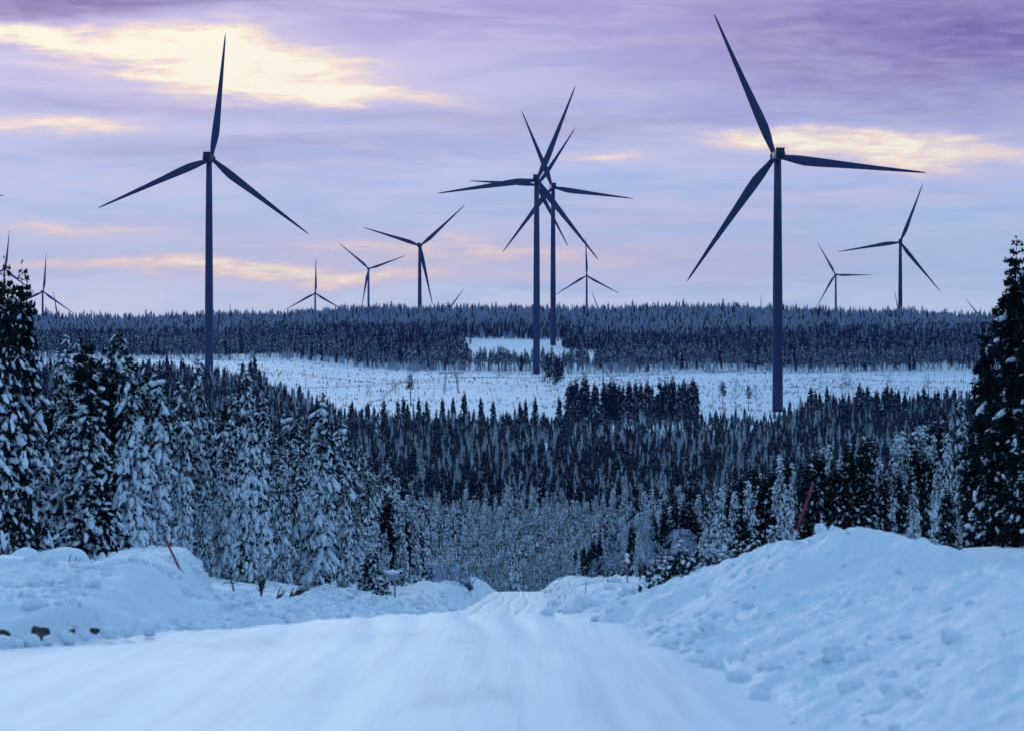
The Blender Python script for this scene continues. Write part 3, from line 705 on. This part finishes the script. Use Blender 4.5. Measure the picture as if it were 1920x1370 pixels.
# far slope beyond the clearing
far = {k: [] for k in ('fardark', 'farpine', 'farsnow')}
p = jitter_grid(-640, 640, 1820, 2990, 5.0, r2); x, d = p[:, 0], p[:, 1]; px = 960+F*x/d
ok = (px > -130) & (px < 2060) & (d > dback(px))
px0 = px; px = px+40*(vnoise(d/25., d*0, 77)-.5)
gap = (d > 1980) & (d < 2312) & (px > 868) & (px < 1062+.35*(2315-d)*0+np.where(d < 2130, 70, 0))
px = px0; ok &= ~gap
x, d, px = x[ok], d[ok], px[ok]; z = G(x, d)-.2
bn_ = fbm(x/130., d/90., 51, 3); up = (d-1850)/1000.
for i_ in range(len(x)):
    t_ = up[i_]; u = r2.random()
    tt_ = t_+.55*(bn_[i_]-.5)
    ps = np.interp(tt_, [0, .09, .12, .42, .50, .62, 1.0], [.30, .20, .03, .03, .3, .78, .85])
    if t_ < .07 and u > .62: continue
    u = r2.random()
    kk = 'farsnow' if u < ps else ('farpine' if (t_ < .09 and r2.random() < .9) or r2.random() < .15 else 'fardark')
    sc_ = r2.uniform(.5, 1.0)*(1.25 if t_ < .07 else 1.0)*(.6 if 1930 < d[i_] < 1985 and 860 < px[i_] < 1130 else 1)
    if kk == 'farsnow' and t_ < .1: sc_ *= .7
    if t_ > .85: sc_ *= r2.choice([.75, 1.0, 1.3])
    far[kk].append((x[i_], d[i_], z[i_], r2.uniform(0, 6.28), sc_))
FL = {'fardark': ('distant_spruce', 'dark spruce on the far edge of the clearing', 'spruce tree', 'distant spruces at the far edge of the clearing', 'far_spruce_forest', 'dark spruce forest covering the slope beyond the clearing'),
      'farpine': ('distant_pine', 'tall bare-stemmed pine on the far edge of the clearing', 'pine tree', 'distant pines at the far edge of the clearing', 'far_pine_forest', 'bare-stemmed pines along the far edge of the clearing'),
      'farsnow': ('distant_snowy_spruce', 'pale snowy spruce by the far edge of the clearing', 'spruce tree', 'distant snowy spruces at the far edge of the clearing', 'far_snowy_forest', 'frosty blue-white forest on the upper slope and ridge')}
for kk, lst in far.items():
    lst.sort(key=lambda t_: t_[1]); nm, lab, ct, gp, sn_, sl_ = FL[kk]; n = {'fardark': 110, 'farpine': 110, 'farsnow': 60}[kk]
    for x, d, z, rz, s in lst[:n]:
        l2, g2 = zl(lab, gp, zone(960+F*x/d, [392, 640, 870, 1110, 1458], ['left of the left turbine tower', 'right of the left turbine tower', 'above the lone pine and pylon', 'by the middle turbines', 'left of the right turbine tower', 'right of the right turbine tower']))
        plant(kk, nm, x, d, s, rz, l2, ct, g2, None, z)
    stuff(kk, sn_, lst[n:], sl_, 'forest')

# ------------------------------------------------------------------ clearing: single trees, groups, dead stems, pylon
def clear_tree(k, name, px, ty, by, label, cat, group=None, wsc=1.0, d=None):
    if d is None:
        dd_ = np.linspace(1040, 1840, 400); xx_ = (px-960)*dd_/F; yy = 600-G(xx_, dd_)/dd_*F
        d = float(dd_[np.argmin(np.abs(yy-by))])
    x = (px-960)*d/F; z = Gs(x, d)-.2; top = (600-ty)*d/F; vi = random.randrange(len(ALLK[k]))
    zs = [v_ for nm, me in ALLK[k][vi] for v_ in (me.vertices[0].co.z,)]
    nat = {'dark': 10.5+.4*vi, 'fardark': 11+.6*vi, 'farpine': 13+.6*vi, 'bare': 7+.5*vi, 'pine': 10.5+.5*vi}[k]
    s = max(.1, (top-z)/nat)
    return plant(k, name, x, d, s*wsc, random.uniform(0, 6), label, cat, group, vi, z, sz=1/wsc)
clear_tree('farpine', 'pine', 770, 698, 757, 'lone dark pine on the snowy clearing left of the pylon', 'pine tree', None, 1.5)
clear_tree('farpine', 'pine', 1355, 712, 768, 'small lone pine on the clearing, left one of a pair by the right turbine', 'pine tree', None, 1.4)
clear_tree('farpine', 'pine', 1403, 720, 770, 'small lone pine on the clearing nearest the right turbine tower', 'pine tree', None, 1.4)
clear_tree('bare', 'bare_birch', 1376, 713, 768, 'leafless birch between the two small pines by the right turbine', 'birch tree')
rr = random.Random(5)
for px, ty in ((1072, 712), (1080, 708), (1098, 697), (1090, 720), (1116, 720), (1130, 708), (1146, 706), (1138, 716), (1160, 716), (1178, 712), (1170, 720), (1190, 710), (1203, 712), (1214, 715), (1225, 718), (1240, 708), (1262, 703), (1252, 712), (1272, 716), (1283, 709), (1298, 706), (1290, 714), (1304, 716))+tuple((rr.uniform(1066, 1306), rr.uniform(708, 736)) for _ in range(26)):
    clear_tree(rr.choice(['dark', 'fardark', 'dark']), 'dark_spruce', px+rr.uniform(-2, 2), ty, 772+rr.uniform(-6, 8), 'tall black spruce in the clump between the middle turbines and the right turbine', 'spruce tree', 'black spruces in the clump on the clearing', rr.uniform(.8, 1.3), d=rr.uniform(1105, 1160))
for px, ty, by in ((1017, 657, 716), (1022, 662, 714), (1027, 656, 718), (1032, 664, 714), (1038, 668, 712), (1044, 664, 715), (1050, 666, 712), (1054, 672, 711), (1041, 680, 723), (1020, 672, 712), (1030, 676, 717), (1036, 658, 710), (1047, 678, 716)):
    clear_tree(rr.choice(['farpine', 'fardark']), 'dark_spruce', px, ty, by, 'dark tree in the small clump just right of the middle turbine tower', 'spruce tree', 'dark trees beside the middle turbine tower')
for px, ty in ((1520, 722), (1529, 728), (1551, 722), (1537, 732), (1580, 735), (1612, 714), (1607, 728), (1627, 720), (1645, 728), (1662, 716), (1672, 722), (1685, 730), (1696, 738), (1722, 732), (1733, 722), (1760, 728), (1775, 722), (1790, 724), (1740, 735)):
    clear_tree('dark', 'dark_spruce', px, ty, 775, 'black spruce rising from the front forest edge right of the right turbine', 'spruce tree', 'black spruces at the forest edge right of the turbine', 1.0, d=rr.uniform(1080, 1180))
for px, ty in ((500, 704), (520, 722), (535, 728), (548, 724), (562, 718), (578, 728), (594, 738), (606, 732), (512, 730), (280, 668), (268, 672), (312, 664), (344, 672), (300, 672), (378, 676), (240, 690), (470, 672), (478, 665)):
    clear_tree('dark', 'dark_spruce', px, ty, 740, 'black spruce rising from the front forest edge around the left turbine tower', 'spruce tree', 'black spruces at the forest edge by the left turbine', 1.0, d=rr.uniform(1180, 1260) if px > 490 else rr.uniform(1330, 1400))
for px, ty in ((746, 745), (756, 741), (785, 742), (800, 748), (870, 731), (902, 742), (850, 742), (830, 744), (925, 748), (985, 746), (1004, 742), (975, 750), (1444, 768), (1452, 762), (1462, 765), (1470, 768), (1478, 763), (1434, 770), (1048, 740), (660, 748), (690, 752), (720, 746)):
    clear_tree('dark', 'dark_spruce', px, ty, 775, 'small pointed black spruce on the front forest edge below the open clearing', 'spruce tree', 'small black spruces at the edge below the clearing', .9, d=rr.uniform(1050, 1090) if px < 1400 else rr.uniform(1130, 1170))
# leafless saplings and birches on the clearing
for px, ty, by in ((1540, 700, 735), (1585, 696, 742), (1578, 708, 745), (1590, 705, 740), (1600, 712, 745), (1668, 697, 735), (1742, 700, 745), (1420, 722, 765), (695, 722, 752), (736, 705, 735), (742, 715, 745), (1215, 700, 725), (1250, 700, 730), (1100, 693, 712)):
    clear_tree('bare', 'bare_birch', px, ty, by, 'thin leafless birch standing on the snowy clearing', 'birch tree', 'leafless birches on the clearing')
sm = []
for i_ in range(3):
    mb = MB(); q_ = np.linspace(0, 1, 6); mb.tube(np.stack([.12*np.sin(q_*2+i_), .05*q_*i_, q_*8], 1), .11*(1-.8*q_), 5)
    for j_ in range(6): h_ = 3+j_*.8; a_ = j_*2.1; mb.tube([(0.1, 0, h_), (.1+.7*math.cos(a_), .7*math.sin(a_), h_+.25)], [.03, .012], 3)
    sm.append(mb.mesh('dead_tree', M['darkbark']))
rr = random.Random(9)
for n_ in range(46):
    px = rr.uniform(500, 1830); 
    if n_ < 8: px = [687, 724, 931, 1247, 1403, 1741, 1700, 1453][n_]
    d = rr.uniform(1120, 1830)
    if 985 < px < 1100 and d < 1700: d = 1750
    x = (px-960)*d/F; o = bpy.data.objects.new('dead_tree', rr.choice(sm)); col.objects.link(o)
    o.location = (x, d, Gs(x, d)-.2); s_ = rr.uniform(.5, 1.7) if n_ >= 8 else 1.7; o.scale = (1, 1, s_); o.rotation_euler = (rr.gauss(0, .02), rr.gauss(0, .02), rr.uniform(0, 6))
    tag(o, 'thin bare dead stem standing upright in the snow of the clearing', 'dead tree', 'dead stems on the clearing')
# scrub poking out of the clearing snow: uncountable
r3 = np.random.default_rng(33); mb = MB()
xx = r3.uniform(-420, 400, 16000); dd = r3.uniform(1080, 1850, 16000); px = 960+F*xx/dd
ok = (dd > dfront(px)) & (px > 60) & (px < 1950) & (fbm(xx/60., dd/25., 61, 3)+.12*r3.standard_normal(16000) > .47)
xx, dd = xx[ok], dd[ok]; zz = G(xx, dd)-.05
cen = np.stack([xx, dd, zz], 1); add_tufts(mb, cen, np.tile([0, 0, 1.], (len(cen), 1)), r3.uniform(.5, 1.7, len(cen)), 5, .035, .35, 0, r3)
tag(mb.obj('scrub', M['darkbark'], smooth=False), 'dry scrub and seedlings poking through the snow of the clearing', 'scrub', None, 'stuff')

# guyed portal pylon
def lattice(mb, p0, p1, w0, w1, n=9, t=.09):
    p0, p1 = np.array(p0, float), np.array(p1, float); ax = p1-p0
    cs = [np.array([a_, b_, 0]) for a_, b_ in ((-.5, -.5), (.5, -.5), (.5, .5), (-.5, .5))]
    if abs(ax[2]) < abs(ax[0]): cs = [np.array([0, c_[0], c_[1]]) for c_ in cs]
    lv = []
    for i_ in range(n+1):
        u = i_/n; wd = w0+(w1-w0)*u; lv.append([p0+ax*u+c_*wd for c_ in cs])
    for c_ in range(4): mb.tube([l_[c_] for l_ in lv], t, 4)
    for i_ in range(n):
        for c_ in range(4): mb.tube([lv[i_][c_], lv[i_+1][(c_+1) % 4]], t*.6, 3)
dP = 1420.; pb = empty('power_pylon', ((846-960)*dP/F, dP, 0)); pb.location.z = Gs(pb.location.x, dP)-.3
tag(pb, 'grey lattice power pylon with two legs and a crossarm standing on the clearing', 'pylon')
topz = (600-700)*dP/F-pb.location.z
for s_ in (-1, 1):
    mb = MB(); lattice(mb, (s_*3.6, 0, 0), (s_*2.6, 0, topz), .9, .9, 12, .13); mb.obj('leg', M['steel'], pb)
mb = MB(); lattice(mb, (-6, 0, topz+.4), (6, 0, topz+.4), .7, .7, 12, .13); mb.obj('crossarm', M['steel'], pb)
for s_ in (-5.4, 0, 5.4):
    mb = MB(); mb.tube([(s_, 0, topz), (s_, 0, topz-1.6)], [.09, .12], 6); mb.obj('insulator', M['steel'], pb)
for s_ in (-5.4, 0, 5.4):
    mb = MB(); a_ = np.array(pb.location)+np.array([s_, 0, topz-1.6]); t_ = np.linspace(0, 1, 24)
    for e_ in (np.array([-150+s_, 1330, -30.]), np.array([190+s_, 1560, -22.])):
        c_ = a_[None]*(1-t_[:, None])+e_[None]*t_[:, None]; c_[:, 2] -= 4*4*t_*(1-t_)*.8; mb.tube(c_, .05, 3)
    tag(mb.obj('power_line', M['steel']), 'thin power line strung across the clearing from the lattice pylon', 'cable', 'power lines over the clearing')

# ------------------------------------------------------------------ wind turbines
BL, HUBH = 65.0, 124.0
def blade_mesh():
    st = [(0, 2.1, 2.1, 0), (.03, 2.1, 2.1, 0), (.08, 2.6, 1.7, .15), (.14, 3.6, 1.25, .4), (.20, 4.1, .95, .6), (.28, 3.9, .75, .6), (.4, 3.2, .55, .5), (.55, 2.45, .4, .4), (.7, 1.8, .28, .3), (.85, 1.2, .18, .18), (.95, .8, .1, .1), (.985, .45, .06, .05), (1, .1, .03, 0)]
    n = 16; V_ = []
    for t_, c_, th, off in st:
        for j_ in range(n):
            a_ = 2*math.pi*j_/n; k_ = ss(.03, .2, t_)
            x_ = math.cos(a_)*c_/2; y_ = math.sin(a_)*th/2*(1-k_*.35*math.cos(a_))
            V_.append((x_+off*1.0, y_-2.2*t_*t_, t_*BL))    # slight prebend away from the tower
    k = len(st); i = np.arange(k-1)[:, None]*n; j = np.arange(n)[None]; j2 = (j+1) % n
    f = np.concatenate([np.stack([(i+j).ravel(), (i+j2).ravel(), (i+n+j2).ravel()], 1), np.stack([(i+j).ravel(), (i+n+j2).ravel(), (i+n+j).ravel()], 1)])
    mb = MB(); mb.add(V_, f); return mb
def lathe(mb, prf, n=28, axis='z', off=(0, 0, 0)):
    V_ = []
    for r_, h_ in prf:
        for j_ in range(n):
            a_ = 2*math.pi*j_/n; p_ = (r_*math.cos(a_), r_*math.sin(a_), h_) if axis == 'z' else (r_*math.cos(a_), h_, r_*math.sin(a_))
            V_.append(np.array(p_)+np.array(off))
    k = len(prf); i = np.arange(k-1)[:, None]*n; j = np.arange(n)[None]; j2 = (j+1) % n
    f = np.concatenate([np.stack([(i+j).ravel(), (i+j2).ravel(), (i+n+j2).ravel()], 1), np.stack([(i+j).ravel(), (i+n+j2).ravel(), (i+n+j).ravel()], 1)])
    mb.add(V_, f)
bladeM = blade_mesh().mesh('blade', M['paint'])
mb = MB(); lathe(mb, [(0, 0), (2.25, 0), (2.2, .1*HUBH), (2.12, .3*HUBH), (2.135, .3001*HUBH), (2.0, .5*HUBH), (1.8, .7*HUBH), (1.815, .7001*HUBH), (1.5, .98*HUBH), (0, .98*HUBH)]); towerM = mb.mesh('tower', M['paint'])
mb = MB()      # nacelle: rounded box, long axis y (towards -y = camera side), rotor at +y
for x0, z0, y0, y1 in ((1.95, 1.95, -6.5, 3.2),):
    prf = []
    for y_, k_ in ((y0, .0), (y0+.01, .82), (y0+.5, .97), (y0+1.2, 1), (y1-1, 1), (y1, .8), (y1+.01, 0)):
        for j_ in range(20):
            a_ = 2*math.pi*j_/20; c_, s_ = math.cos(a_), math.sin(a_); e_ = .45
            prf.append((k_*x0*math.copysign(abs(c_)**e_, c_), y_, k_*z0*math.copysign(abs(s_)**e_, s_)))
    k = 7; n = 20; i = np.arange(k-1)[:, None]*n; j = np.arange(n)[None]; j2 = (j+1) % n
    mb.add(prf, np.concatenate([np.stack([(i+j).ravel(), (i+j2).ravel(), (i+n+j2).ravel()], 1), np.stack([(i+j).ravel(), (i+n+j2).ravel(), (i+n+j).ravel()], 1)]))
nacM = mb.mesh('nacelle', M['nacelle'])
mb = MB(); mb.box((0, -5.0, 2.3), (3.6, 1.0, .9)); mb.box((0, -5.0, 2.9), (3.9, 1.2, .2)); coolM = mb.mesh('cooler', M['nacelle'], smooth=False)
mb = MB()
for x_ in (-.9, .5): mb.tube([(x_, -3.6, 1.9), (x_, -3.6, 3.9)], .07, 5)
mb.tube([(-1.1, -3.6, 3.4), (-.7, -3.6, 3.4)], .05, 4); mastM = mb.mesh('wind_sensor', M['nacelle'])
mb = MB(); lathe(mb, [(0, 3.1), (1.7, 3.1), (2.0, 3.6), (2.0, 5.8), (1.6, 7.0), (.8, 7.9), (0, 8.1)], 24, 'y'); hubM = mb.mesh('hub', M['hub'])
def turbine(px, py, d, angs, yaw, label, group='wind turbines', bl=1.0):
    hx, hy, hz = P(px, py, d); ground = Gs(hx, hy)-1.5
    root = empty('wind_turbine', (hx, hy, ground), R(yaw)); tag(root, label, 'wind turbine', group)
    hh_ = hz-ground
    def part(me, name, loc=(0, 0, 0), rot=(0, 0, 0), scl=(1, 1, 1), par=None):
        o = bpy.data.objects.new(name, me); col.objects.link(o); o.parent = par or root; o.location = loc; o.rotation_euler = rot; o.scale = scl; return o
    part(towerM, 'tower', scl=(1, 1, (hh_-1.2)/(HUBH*.98)))
    nc = part(nacM, 'nacelle', (0, 0, hh_))
    if d < 3500: part(coolM, 'cooler', par=nc); part(mastM, 'wind_sensor', par=nc)
    part(hubM, 'hub', (0, 0, hh_))
    for a_ in angs: part(bladeM, 'blade', (0, 4.8, hh_), (0, R(a_), 0), (1, 1, bl))
    return root
def angs(hub, tip):
    a_ = math.degrees(math.atan2(tip[0]-hub[0], hub[1]-tip[1])); return [a_, a_+120, a_+240]
TB = [((392, 297), 236, (421, 63), -8, 'large wind turbine on the left, one blade almost straight up, tower foot among trees'),
      ((1458, 292), 291, (1339, 27), 7, 'largest and nearest wind turbine, on the right, one blade pointing flat right'),
      ((1006, 337), 190, (1079, 160), -5, 'frontmost of the three overlapping turbines in the middle, on the open snow'),
      ((1037, 351), 155, (979, 210), 6, 'middle turbine of the overlapping three, just right of the frontmost tower'),
      ((1008, 347), 129, (1078, 241), 0, 'rearmost of the three overlapping turbines, its tower hidden by the front one'),
      ((787, 461), 114, (870, 386), -6, 'mid-size turbine left of the middle trio, standing on the ridge above the pine'),
      ((691, 504), 74, (637, 458), -4, 'small turbine on the ridge between the left turbine and the mid-size one'),
      ((591, 550), 67, (592, 482), 0, 'small turbine low on the ridge with one blade straight up, right of the left turbine'),
      ((1100, 517), 70, (1098, 447), 0, 'small turbine on the ridge just right of the middle trio, blade straight up'),
      ((1567, 515), 69, (1534, 457), 3, 'small turbine on the ridge just right of the largest turbine'),
      ((1688, 454), 118, (1730, 345), -6, 'rightmost mid-size turbine on the ridge near the black spruces'),
      ((80, 547), 72, (86, 475), -4, 'small turbine on the ridge at the far left, right of the tall pine tops'),
      ((8, 505), 73, (17, 433), -4, 'small turbine at the left edge half hidden behind the tall pine tops'),
      ((-213, 345), 219, (4, 366), 4, 'turbine outside the left edge, only the tip of one blade showing'),
      ((107, 598), 52, (100, 547), 0, 'distant turbine at the far left, one slim blade showing above the trees'),
      ((437, 614), 45, (430, 570), 0, 'distant turbine just right of the left tower, a blade tip above the trees'),
      ((838, 584), 54, (870, 541), 0, 'distant turbine right of the mid-size one, a slanting blade above the trees'),
      ((1126, 590), 46, (1109, 547), 0, 'distant turbine right of the middle trio, a short blade above the trees'),
      ((1427, 602), 50, (1427, 552), 0, 'distant turbine just left of the largest tower, an upright blade tip above the trees'),
      ((1687, 597), 51, (1678, 547), 0, 'distant turbine behind the rightmost mid-size tower, one blade showing'),
      ((1846, 604), 57, (1810, 560), 0, 'farthest right distant turbine, a thin slanting blade above the trees')]
for hub, ln, tip, yaw, lab in TB:
    rot_sign = 1; turbine(hub[0], hub[1], BL*F/ln, angs(hub, tip), yaw, lab)

# ------------------------------------------------------------------ small things near the road
def pole(p0, p1, rad, label, red=.8):
    p0, p1 = Vector(p0), Vector(p1); ax = p1-p0; L = ax.length; b0 = p0-ax.normalized()*.5
    root = empty('snow_pole', b0); root.rotation_euler = ax.to_track_quat('Z', 'Y').to_euler(); tag(root, label, 'snow pole', 'red snow poles')
    L += .5; cut = L*(1-red)
    mb = MB(); q_ = np.linspace(cut, L, 6); mb.tube(np.stack([q_*0, q_*0, q_], 1), rad, 8); mb.tube([(0, 0, L), (0, 0, L+.02)], [rad, rad*.4], 8); mb.obj('red_section', M['red'], root)
    mb = MB(); mb.tube([(0, 0, 0), (0, 0, cut)], rad*1.02, 8); mb.obj('base_section', M['reflect'], root)
pole(P(1492, 1000, 53.2), P(1524, 909, 53.4), .023, 'red snow pole leaning right on top of the right-hand snow bank', .62)
pole(P(328, 1047, 58.9), P(308, 1006, 58.9), .024, 'short red snow pole leaning left on the left-hand snow bank', .95)
mb = MB(); mb.tube([P(1096, 1122, 120), P(1098, 1104, 120), P(1100, 1088, 120.2)], [.022, .018, .012], 5); tag(mb.obj('stick', M['stick']), 'thin reddish stick upright in the snow right of the far road', 'stick')

# snowed-over box sign on two posts
bs = empty('notice_board', (0, 0, 0), R(12)); dB = 165.; x_ = (735-960)*dB/F; z_ = Gs(x_, dB)
bs.location = (x_, dB, z_-.2); tag(bs, 'snow-capped wooden notice board on two posts below the left stand of pines', 'notice board')
tz = (600-1074)*dB/F-(z_-.2)
mb = MB()
for i_ in range(3): mb.box((0, 0, tz-.08-.13*i_), (.74, .30, .115))
mb.box((.375, -.02, tz-.2), (.05, .36, .42)); mb.box((-.375, -.02, tz-.2), (.05, .36, .42)); mb.obj('board', M['wood'], bs, smooth=False)
for s_ in (-.2, .2):
    mb = MB(); mb.tube([(s_, .17, 0), (s_, .17, tz-.2)], .06, 8); mb.obj('post', M['wood'], bs)
mb = MB(); add_blobs(mb, np.array([[0, 0, tz+.06]]), np.array([[1., 0, 0]]), np.array([.48]), np.array([.26]), np.array([.13]), 2, .03); mb.obj('snow_cap', M['tree_snow'], bs)

# warning triangle, snow caked
dW = 195.; x_ = (1176-960)*dW/F; z_ = Gs(x_, dW)-.2; ws = empty('warning_sign', (x_, dW, z_), R(-4)); tag(ws, 'snow-caked red and yellow warning triangle on a post right of the far road', 'road sign')
cz = (600-1052)*dW/F-z_
mb = MB(); mb.tube([(0, .05, 0), (0, .05, cz+.3)], .04, 8); mb.obj('post', M['steel'], ws)
def tri(mb, s, y0, y1, cz):
    v = []
    for y_ in (y0, y1): v += [(-s/2, y_, cz-s*.29), (s/2, y_, cz-s*.29), (0, y_, cz+s*.58)]
    mb.add(v, [(0, 1, 2), (5, 4, 3), (0, 3, 4), (0, 4, 1), (1, 4, 5), (1, 5, 2), (2, 5, 3), (2, 3, 0)])
mb = MB(); tri(mb, .66, -.02, .0, cz); mb.obj('border', M['red'], ws, smooth=False)
mb = MB(); tri(mb, .46, -.03, -.021, cz-.01); mb.obj('face', M['yellow'], ws, smooth=False)
mb = MB(); add_blobs(mb, np.array([[0, -.03, cz+.44], [-.04, -.06, cz+.14], [.06, -.05, cz+.06]]), np.array([[1., 0, 0]]*3), np.array([.15, .13, .12]), np.array([.13, .05, .05]), np.array([.14, .17, .13]), 2, .06); mb.obj('snow_cap', M['tree_snow'], ws)

# snow-covered boulders on the open ground left
def mound(px, py, d, w_, h_, label, dark_=False):
    x_, y_, z_ = P(px, py, d); gz = Gs(x_, d); root = empty('snowy_boulder', (x_, d, gz)); tag(root, label, 'boulder', 'snow-covered boulders left of the road')
    tv, tf = ICO[3]; r_ = np.random.default_rng(int(px)); n_ = np.array([fbm(v_[0]*1.5+px, v_[1]*1.5+v_[2], 3, 2) for v_ in tv])
    mb = MB(); h_ *= 1.5; mb.add(tv*(1+.25*(n_[:, None]-.5))*np.array([w_/2, w_/2*1.1, h_]), tf); mb.obj('snow_cover', M['snow'], root)
    mb = MB(); mb.add(tv*(1+.3*(n_[::-1][:, None]-.5))*np.array([w_*.46, w_*.46, h_*.7])+np.array([w_*.07, -.0, -.05]), tf); mb.obj('stone', M['rock'], root)
for a_ in ((88, 1020, 118, 1.0, .50, 'round snow-covered boulder at the foot of the left pines, nearest the edge'), (150, 1022, 120, .8, .42, 'snow-covered boulder right of the first one under the left pines'),
           (192, 1025, 121, .5, .5, 'small steep snow-capped boulder under the left pines'), (122, 1060, 95, 1.9, .55, 'wide low snow-covered boulder behind the left bank'),
           (15, 1070, 84, 2.2, .55, 'broad snow-covered boulder at the left edge of the view'), (50, 1055, 100, 1.4, .4, 'low snow hump beside the broad boulder at the left edge'),
           (295, 1020, 119, .6, .55, 'narrow snow-capped boulder behind the left snow pole'), (230, 1030, 116, 1.2, .35, 'flat snow-covered boulder behind the left bank crest')):
    mound(*a_)
# rocks showing under the near left bank
for px, py, d, w_, lab in ((75, 1187, 46.2, .17, 'dark wet stone showing in a gap under the left snow bank'), (8, 1188, 45.8, .11, 'dark stone at the left picture edge under the bank'), (130, 1190, 46.9, .12, 'dark stone under the snow blocks, right of the larger stone'), (178, 1181, 47.5, .10, 'small dark stone in the foot of the left bank farthest right')):
    x_, y_, z_ = P(px, py, d); mb = MB(); tv, tf = ICO[1]; mb.add(tv*(1+.3*rng.standard_normal((len(tv), 1)).clip(-1, 1))*np.array([w_*1.1, w_*.8, w_*.55]), tf)
    o = mb.obj('stone', M['rock'], smooth=False); o.location = (x_, d, z_); o.rotation_euler = (.4, .3, px); tag(o, lab, 'stone', 'stones under the left bank')
# snow blocks broken off the banks
rr = random.Random(3)
blk = [(1027, 1150, 60.5, .13), (1066, 1147, 61, .13), (1080, 1143, 62, .12), (1096, 1136, 63.5, .26), (1140, 1170, 57, .11), (1170, 1172, 56, .13), (1150, 1174, 55.5, .12), (1190, 1165, 57, .18), (5, 1206, 45.2, .16), (32, 1207, 45.3, .10), (58, 1203, 45.5, .12), (90, 1200, 45.8, .09), (128, 1196, 46.2, .13), (160, 1190, 46.9, .09), (205, 1186, 47.3, .13), (240, 1183, 48, .11), (280, 1182, 48.8, .1), (1240, 1202, 48, .11), (1290, 1226, 43.5, .13), (1335, 1250, 40, .12), (1385, 1275, 36.5, .14), (1425, 1310, 33, .12), (1310, 1246, 41, .08), (1262, 1222, 45, .08)]
for px, py, d, s_ in blk:
    x_, y_, z_ = P(px, py, d); mb = MB(); tv, tf = ICO[2]
    a_ = np.sign(tv)*np.abs(tv)**.75*(1+.10*rng.standard_normal((len(tv), 1)).clip(-1, 1))
    mb.add(a_*np.array([s_*rr.uniform(.9, 1.3), s_, s_*rr.uniform(.7, 1.0)]), tf); o = mb.obj('snow_block', M['bank'])
    gz = float(prof(np.array([d]))[0]); o.location = (x_, d, max(z_, gz+s_*.25) if px > 900 else z_); o.rotation_euler = (rr.uniform(-.3, .3), rr.uniform(-.3, .3), rr.uniform(0, 6))
    tag(o, 'rounded block of snow at the foot of the '+('right' if px > 900 else 'left')+' bank', 'snow block', 'snow blocks at the foot of the '+('right' if px > 900 else 'left')+' bank')
# twigs and saplings sticking out of the snow
def twigs(px, py, d, h_, n, label, spread=.5, side=0.0, conif=False, nm='bare_shrub'):
    x_, y_, z_ = P(px, py, d); gz = z_-.12 if d < 66 else max(Gs(x_, d), z_-.3); r_ = np.random.default_rng(int(px*3+py)); mb = MB()
    for _ in range(n):
        a_ = r_.uniform(0, 6.28); k_ = np.linspace(0, 1, 6); L = h_*r_.uniform(.55, 1.05); sx = side+spread*math.cos(a_)*r_.uniform(.3, 1); sy = spread*math.sin(a_)*.6
        pts = np.stack([sx*L*k_**1.3, sy*L*k_**1.3, L*k_*(1-.2*k_*abs(sx))], 1); mb.tube(pts, .022*(1-.7*k_)*max(1, h_*.8), 4)
        for j_ in range(4):
            b0 = pts[1+j_]; e_ = np.array([r_.normal()*.5+sx*.5, r_.normal()*.4, r_.uniform(.3, .9)])*L*.22; mb.tube([b0, b0+e_], [.012*max(1, h_*.8), .006], 3)
    o = mb.obj(nm, M['darkbark']); o.location = (x_, d, gz-.05); tag(o, label, 'shrub'); return o
twigs(125, 1068, 61.5, .5, 7, 'small leafless shrub sticking out of the snow behind the left bank', .55, .2)
twigs(85, 1072, 61.5, .4, 3, 'few bare twigs left of the small shrub behind the left bank', .3)
twigs(490, 1102, 62.5, .62, 9, 'dark leafless shrub at the edge of the smooth snow left of the road', .35)
twigs(545, 1114, 62.3, .55, 9, 'dry arching grass stems and twigs leaning right on the left berm', .7, .7)
twigs(518, 1112, 62.3, .32, 5, 'short leaning twigs left of the arching stems on the left berm', .6, .6)
twigs(1148, 1100, 150, .9, 8, 'sprawling leafless shrub in the snow right of the far road', .8)
twigs(1215, 1090, 160, 1.7, 9, 'leafless willow on the snowy verge behind the far right bank', .35)
twigs(1200, 1075, 175, 1.6, 8, 'bare shrub on the snowy verge beside the warning sign', .4)
twigs(880, 1100, 240, 1.6, 8, 'tangled bare shrub on the left bank of the far road', .6)
twigs(5, 1050, 90, .9, 8, 'fine bare twigs at the left edge of the view', .6)
# dead sapling
sp_ = empty('dead_sapling', P(437, 1101, 62.2)); sp_.rotation_euler = (0, R(-14), 0); tag(sp_, 'small dead conifer with a few side twigs leaning left in the snow', 'sapling')
mb = MB(); mb.tube([(0, 0, -.1), (0, 0, .25), (.01, 0, .48)], [.022, .018, .008], 5); mb.obj('trunk', M['darkbark'], sp_)
mb = MB()
for h_, s_, l_ in ((.08, 1, .16), (.12, -1, .22), (.2, 1, .13), (.24, -1, .30), (.33, 1, .08), (.36, -1, .14)):
    mb.tube([(0, 0, h_), (s_*l_*.6, .02, h_+.03), (s_*l_, .02, h_+.0)], [.013, .011, .006], 4)
mb.obj('branches', M['darkbark'], sp_)

# ------------------------------------------------------------------ haze
mh = bpy.data.materials.new('haze'); mh.use_nodes = True; mh.node_tree.nodes.clear(); H_ = NT(mh.node_tree)
pv = H_.new('ShaderNodeVolumePrincipled'); pv.inputs['Color'].default_value = (.18, .28, 1, 1); pv.inputs['Density'].default_value = 4.0e-5
ho = H_.new('ShaderNodeOutputMaterial'); H_.l.new(pv.outputs[0], ho.inputs['Volume'])
mb = MB(); mb.box((0, 4300, 40), (9000, 9000, 340)); hz_ = mb.obj('haze', mh, smooth=False); hz_.location.z = 0
tag(hz_, 'thin blue winter haze over the valley', 'haze', None, 'stuff')
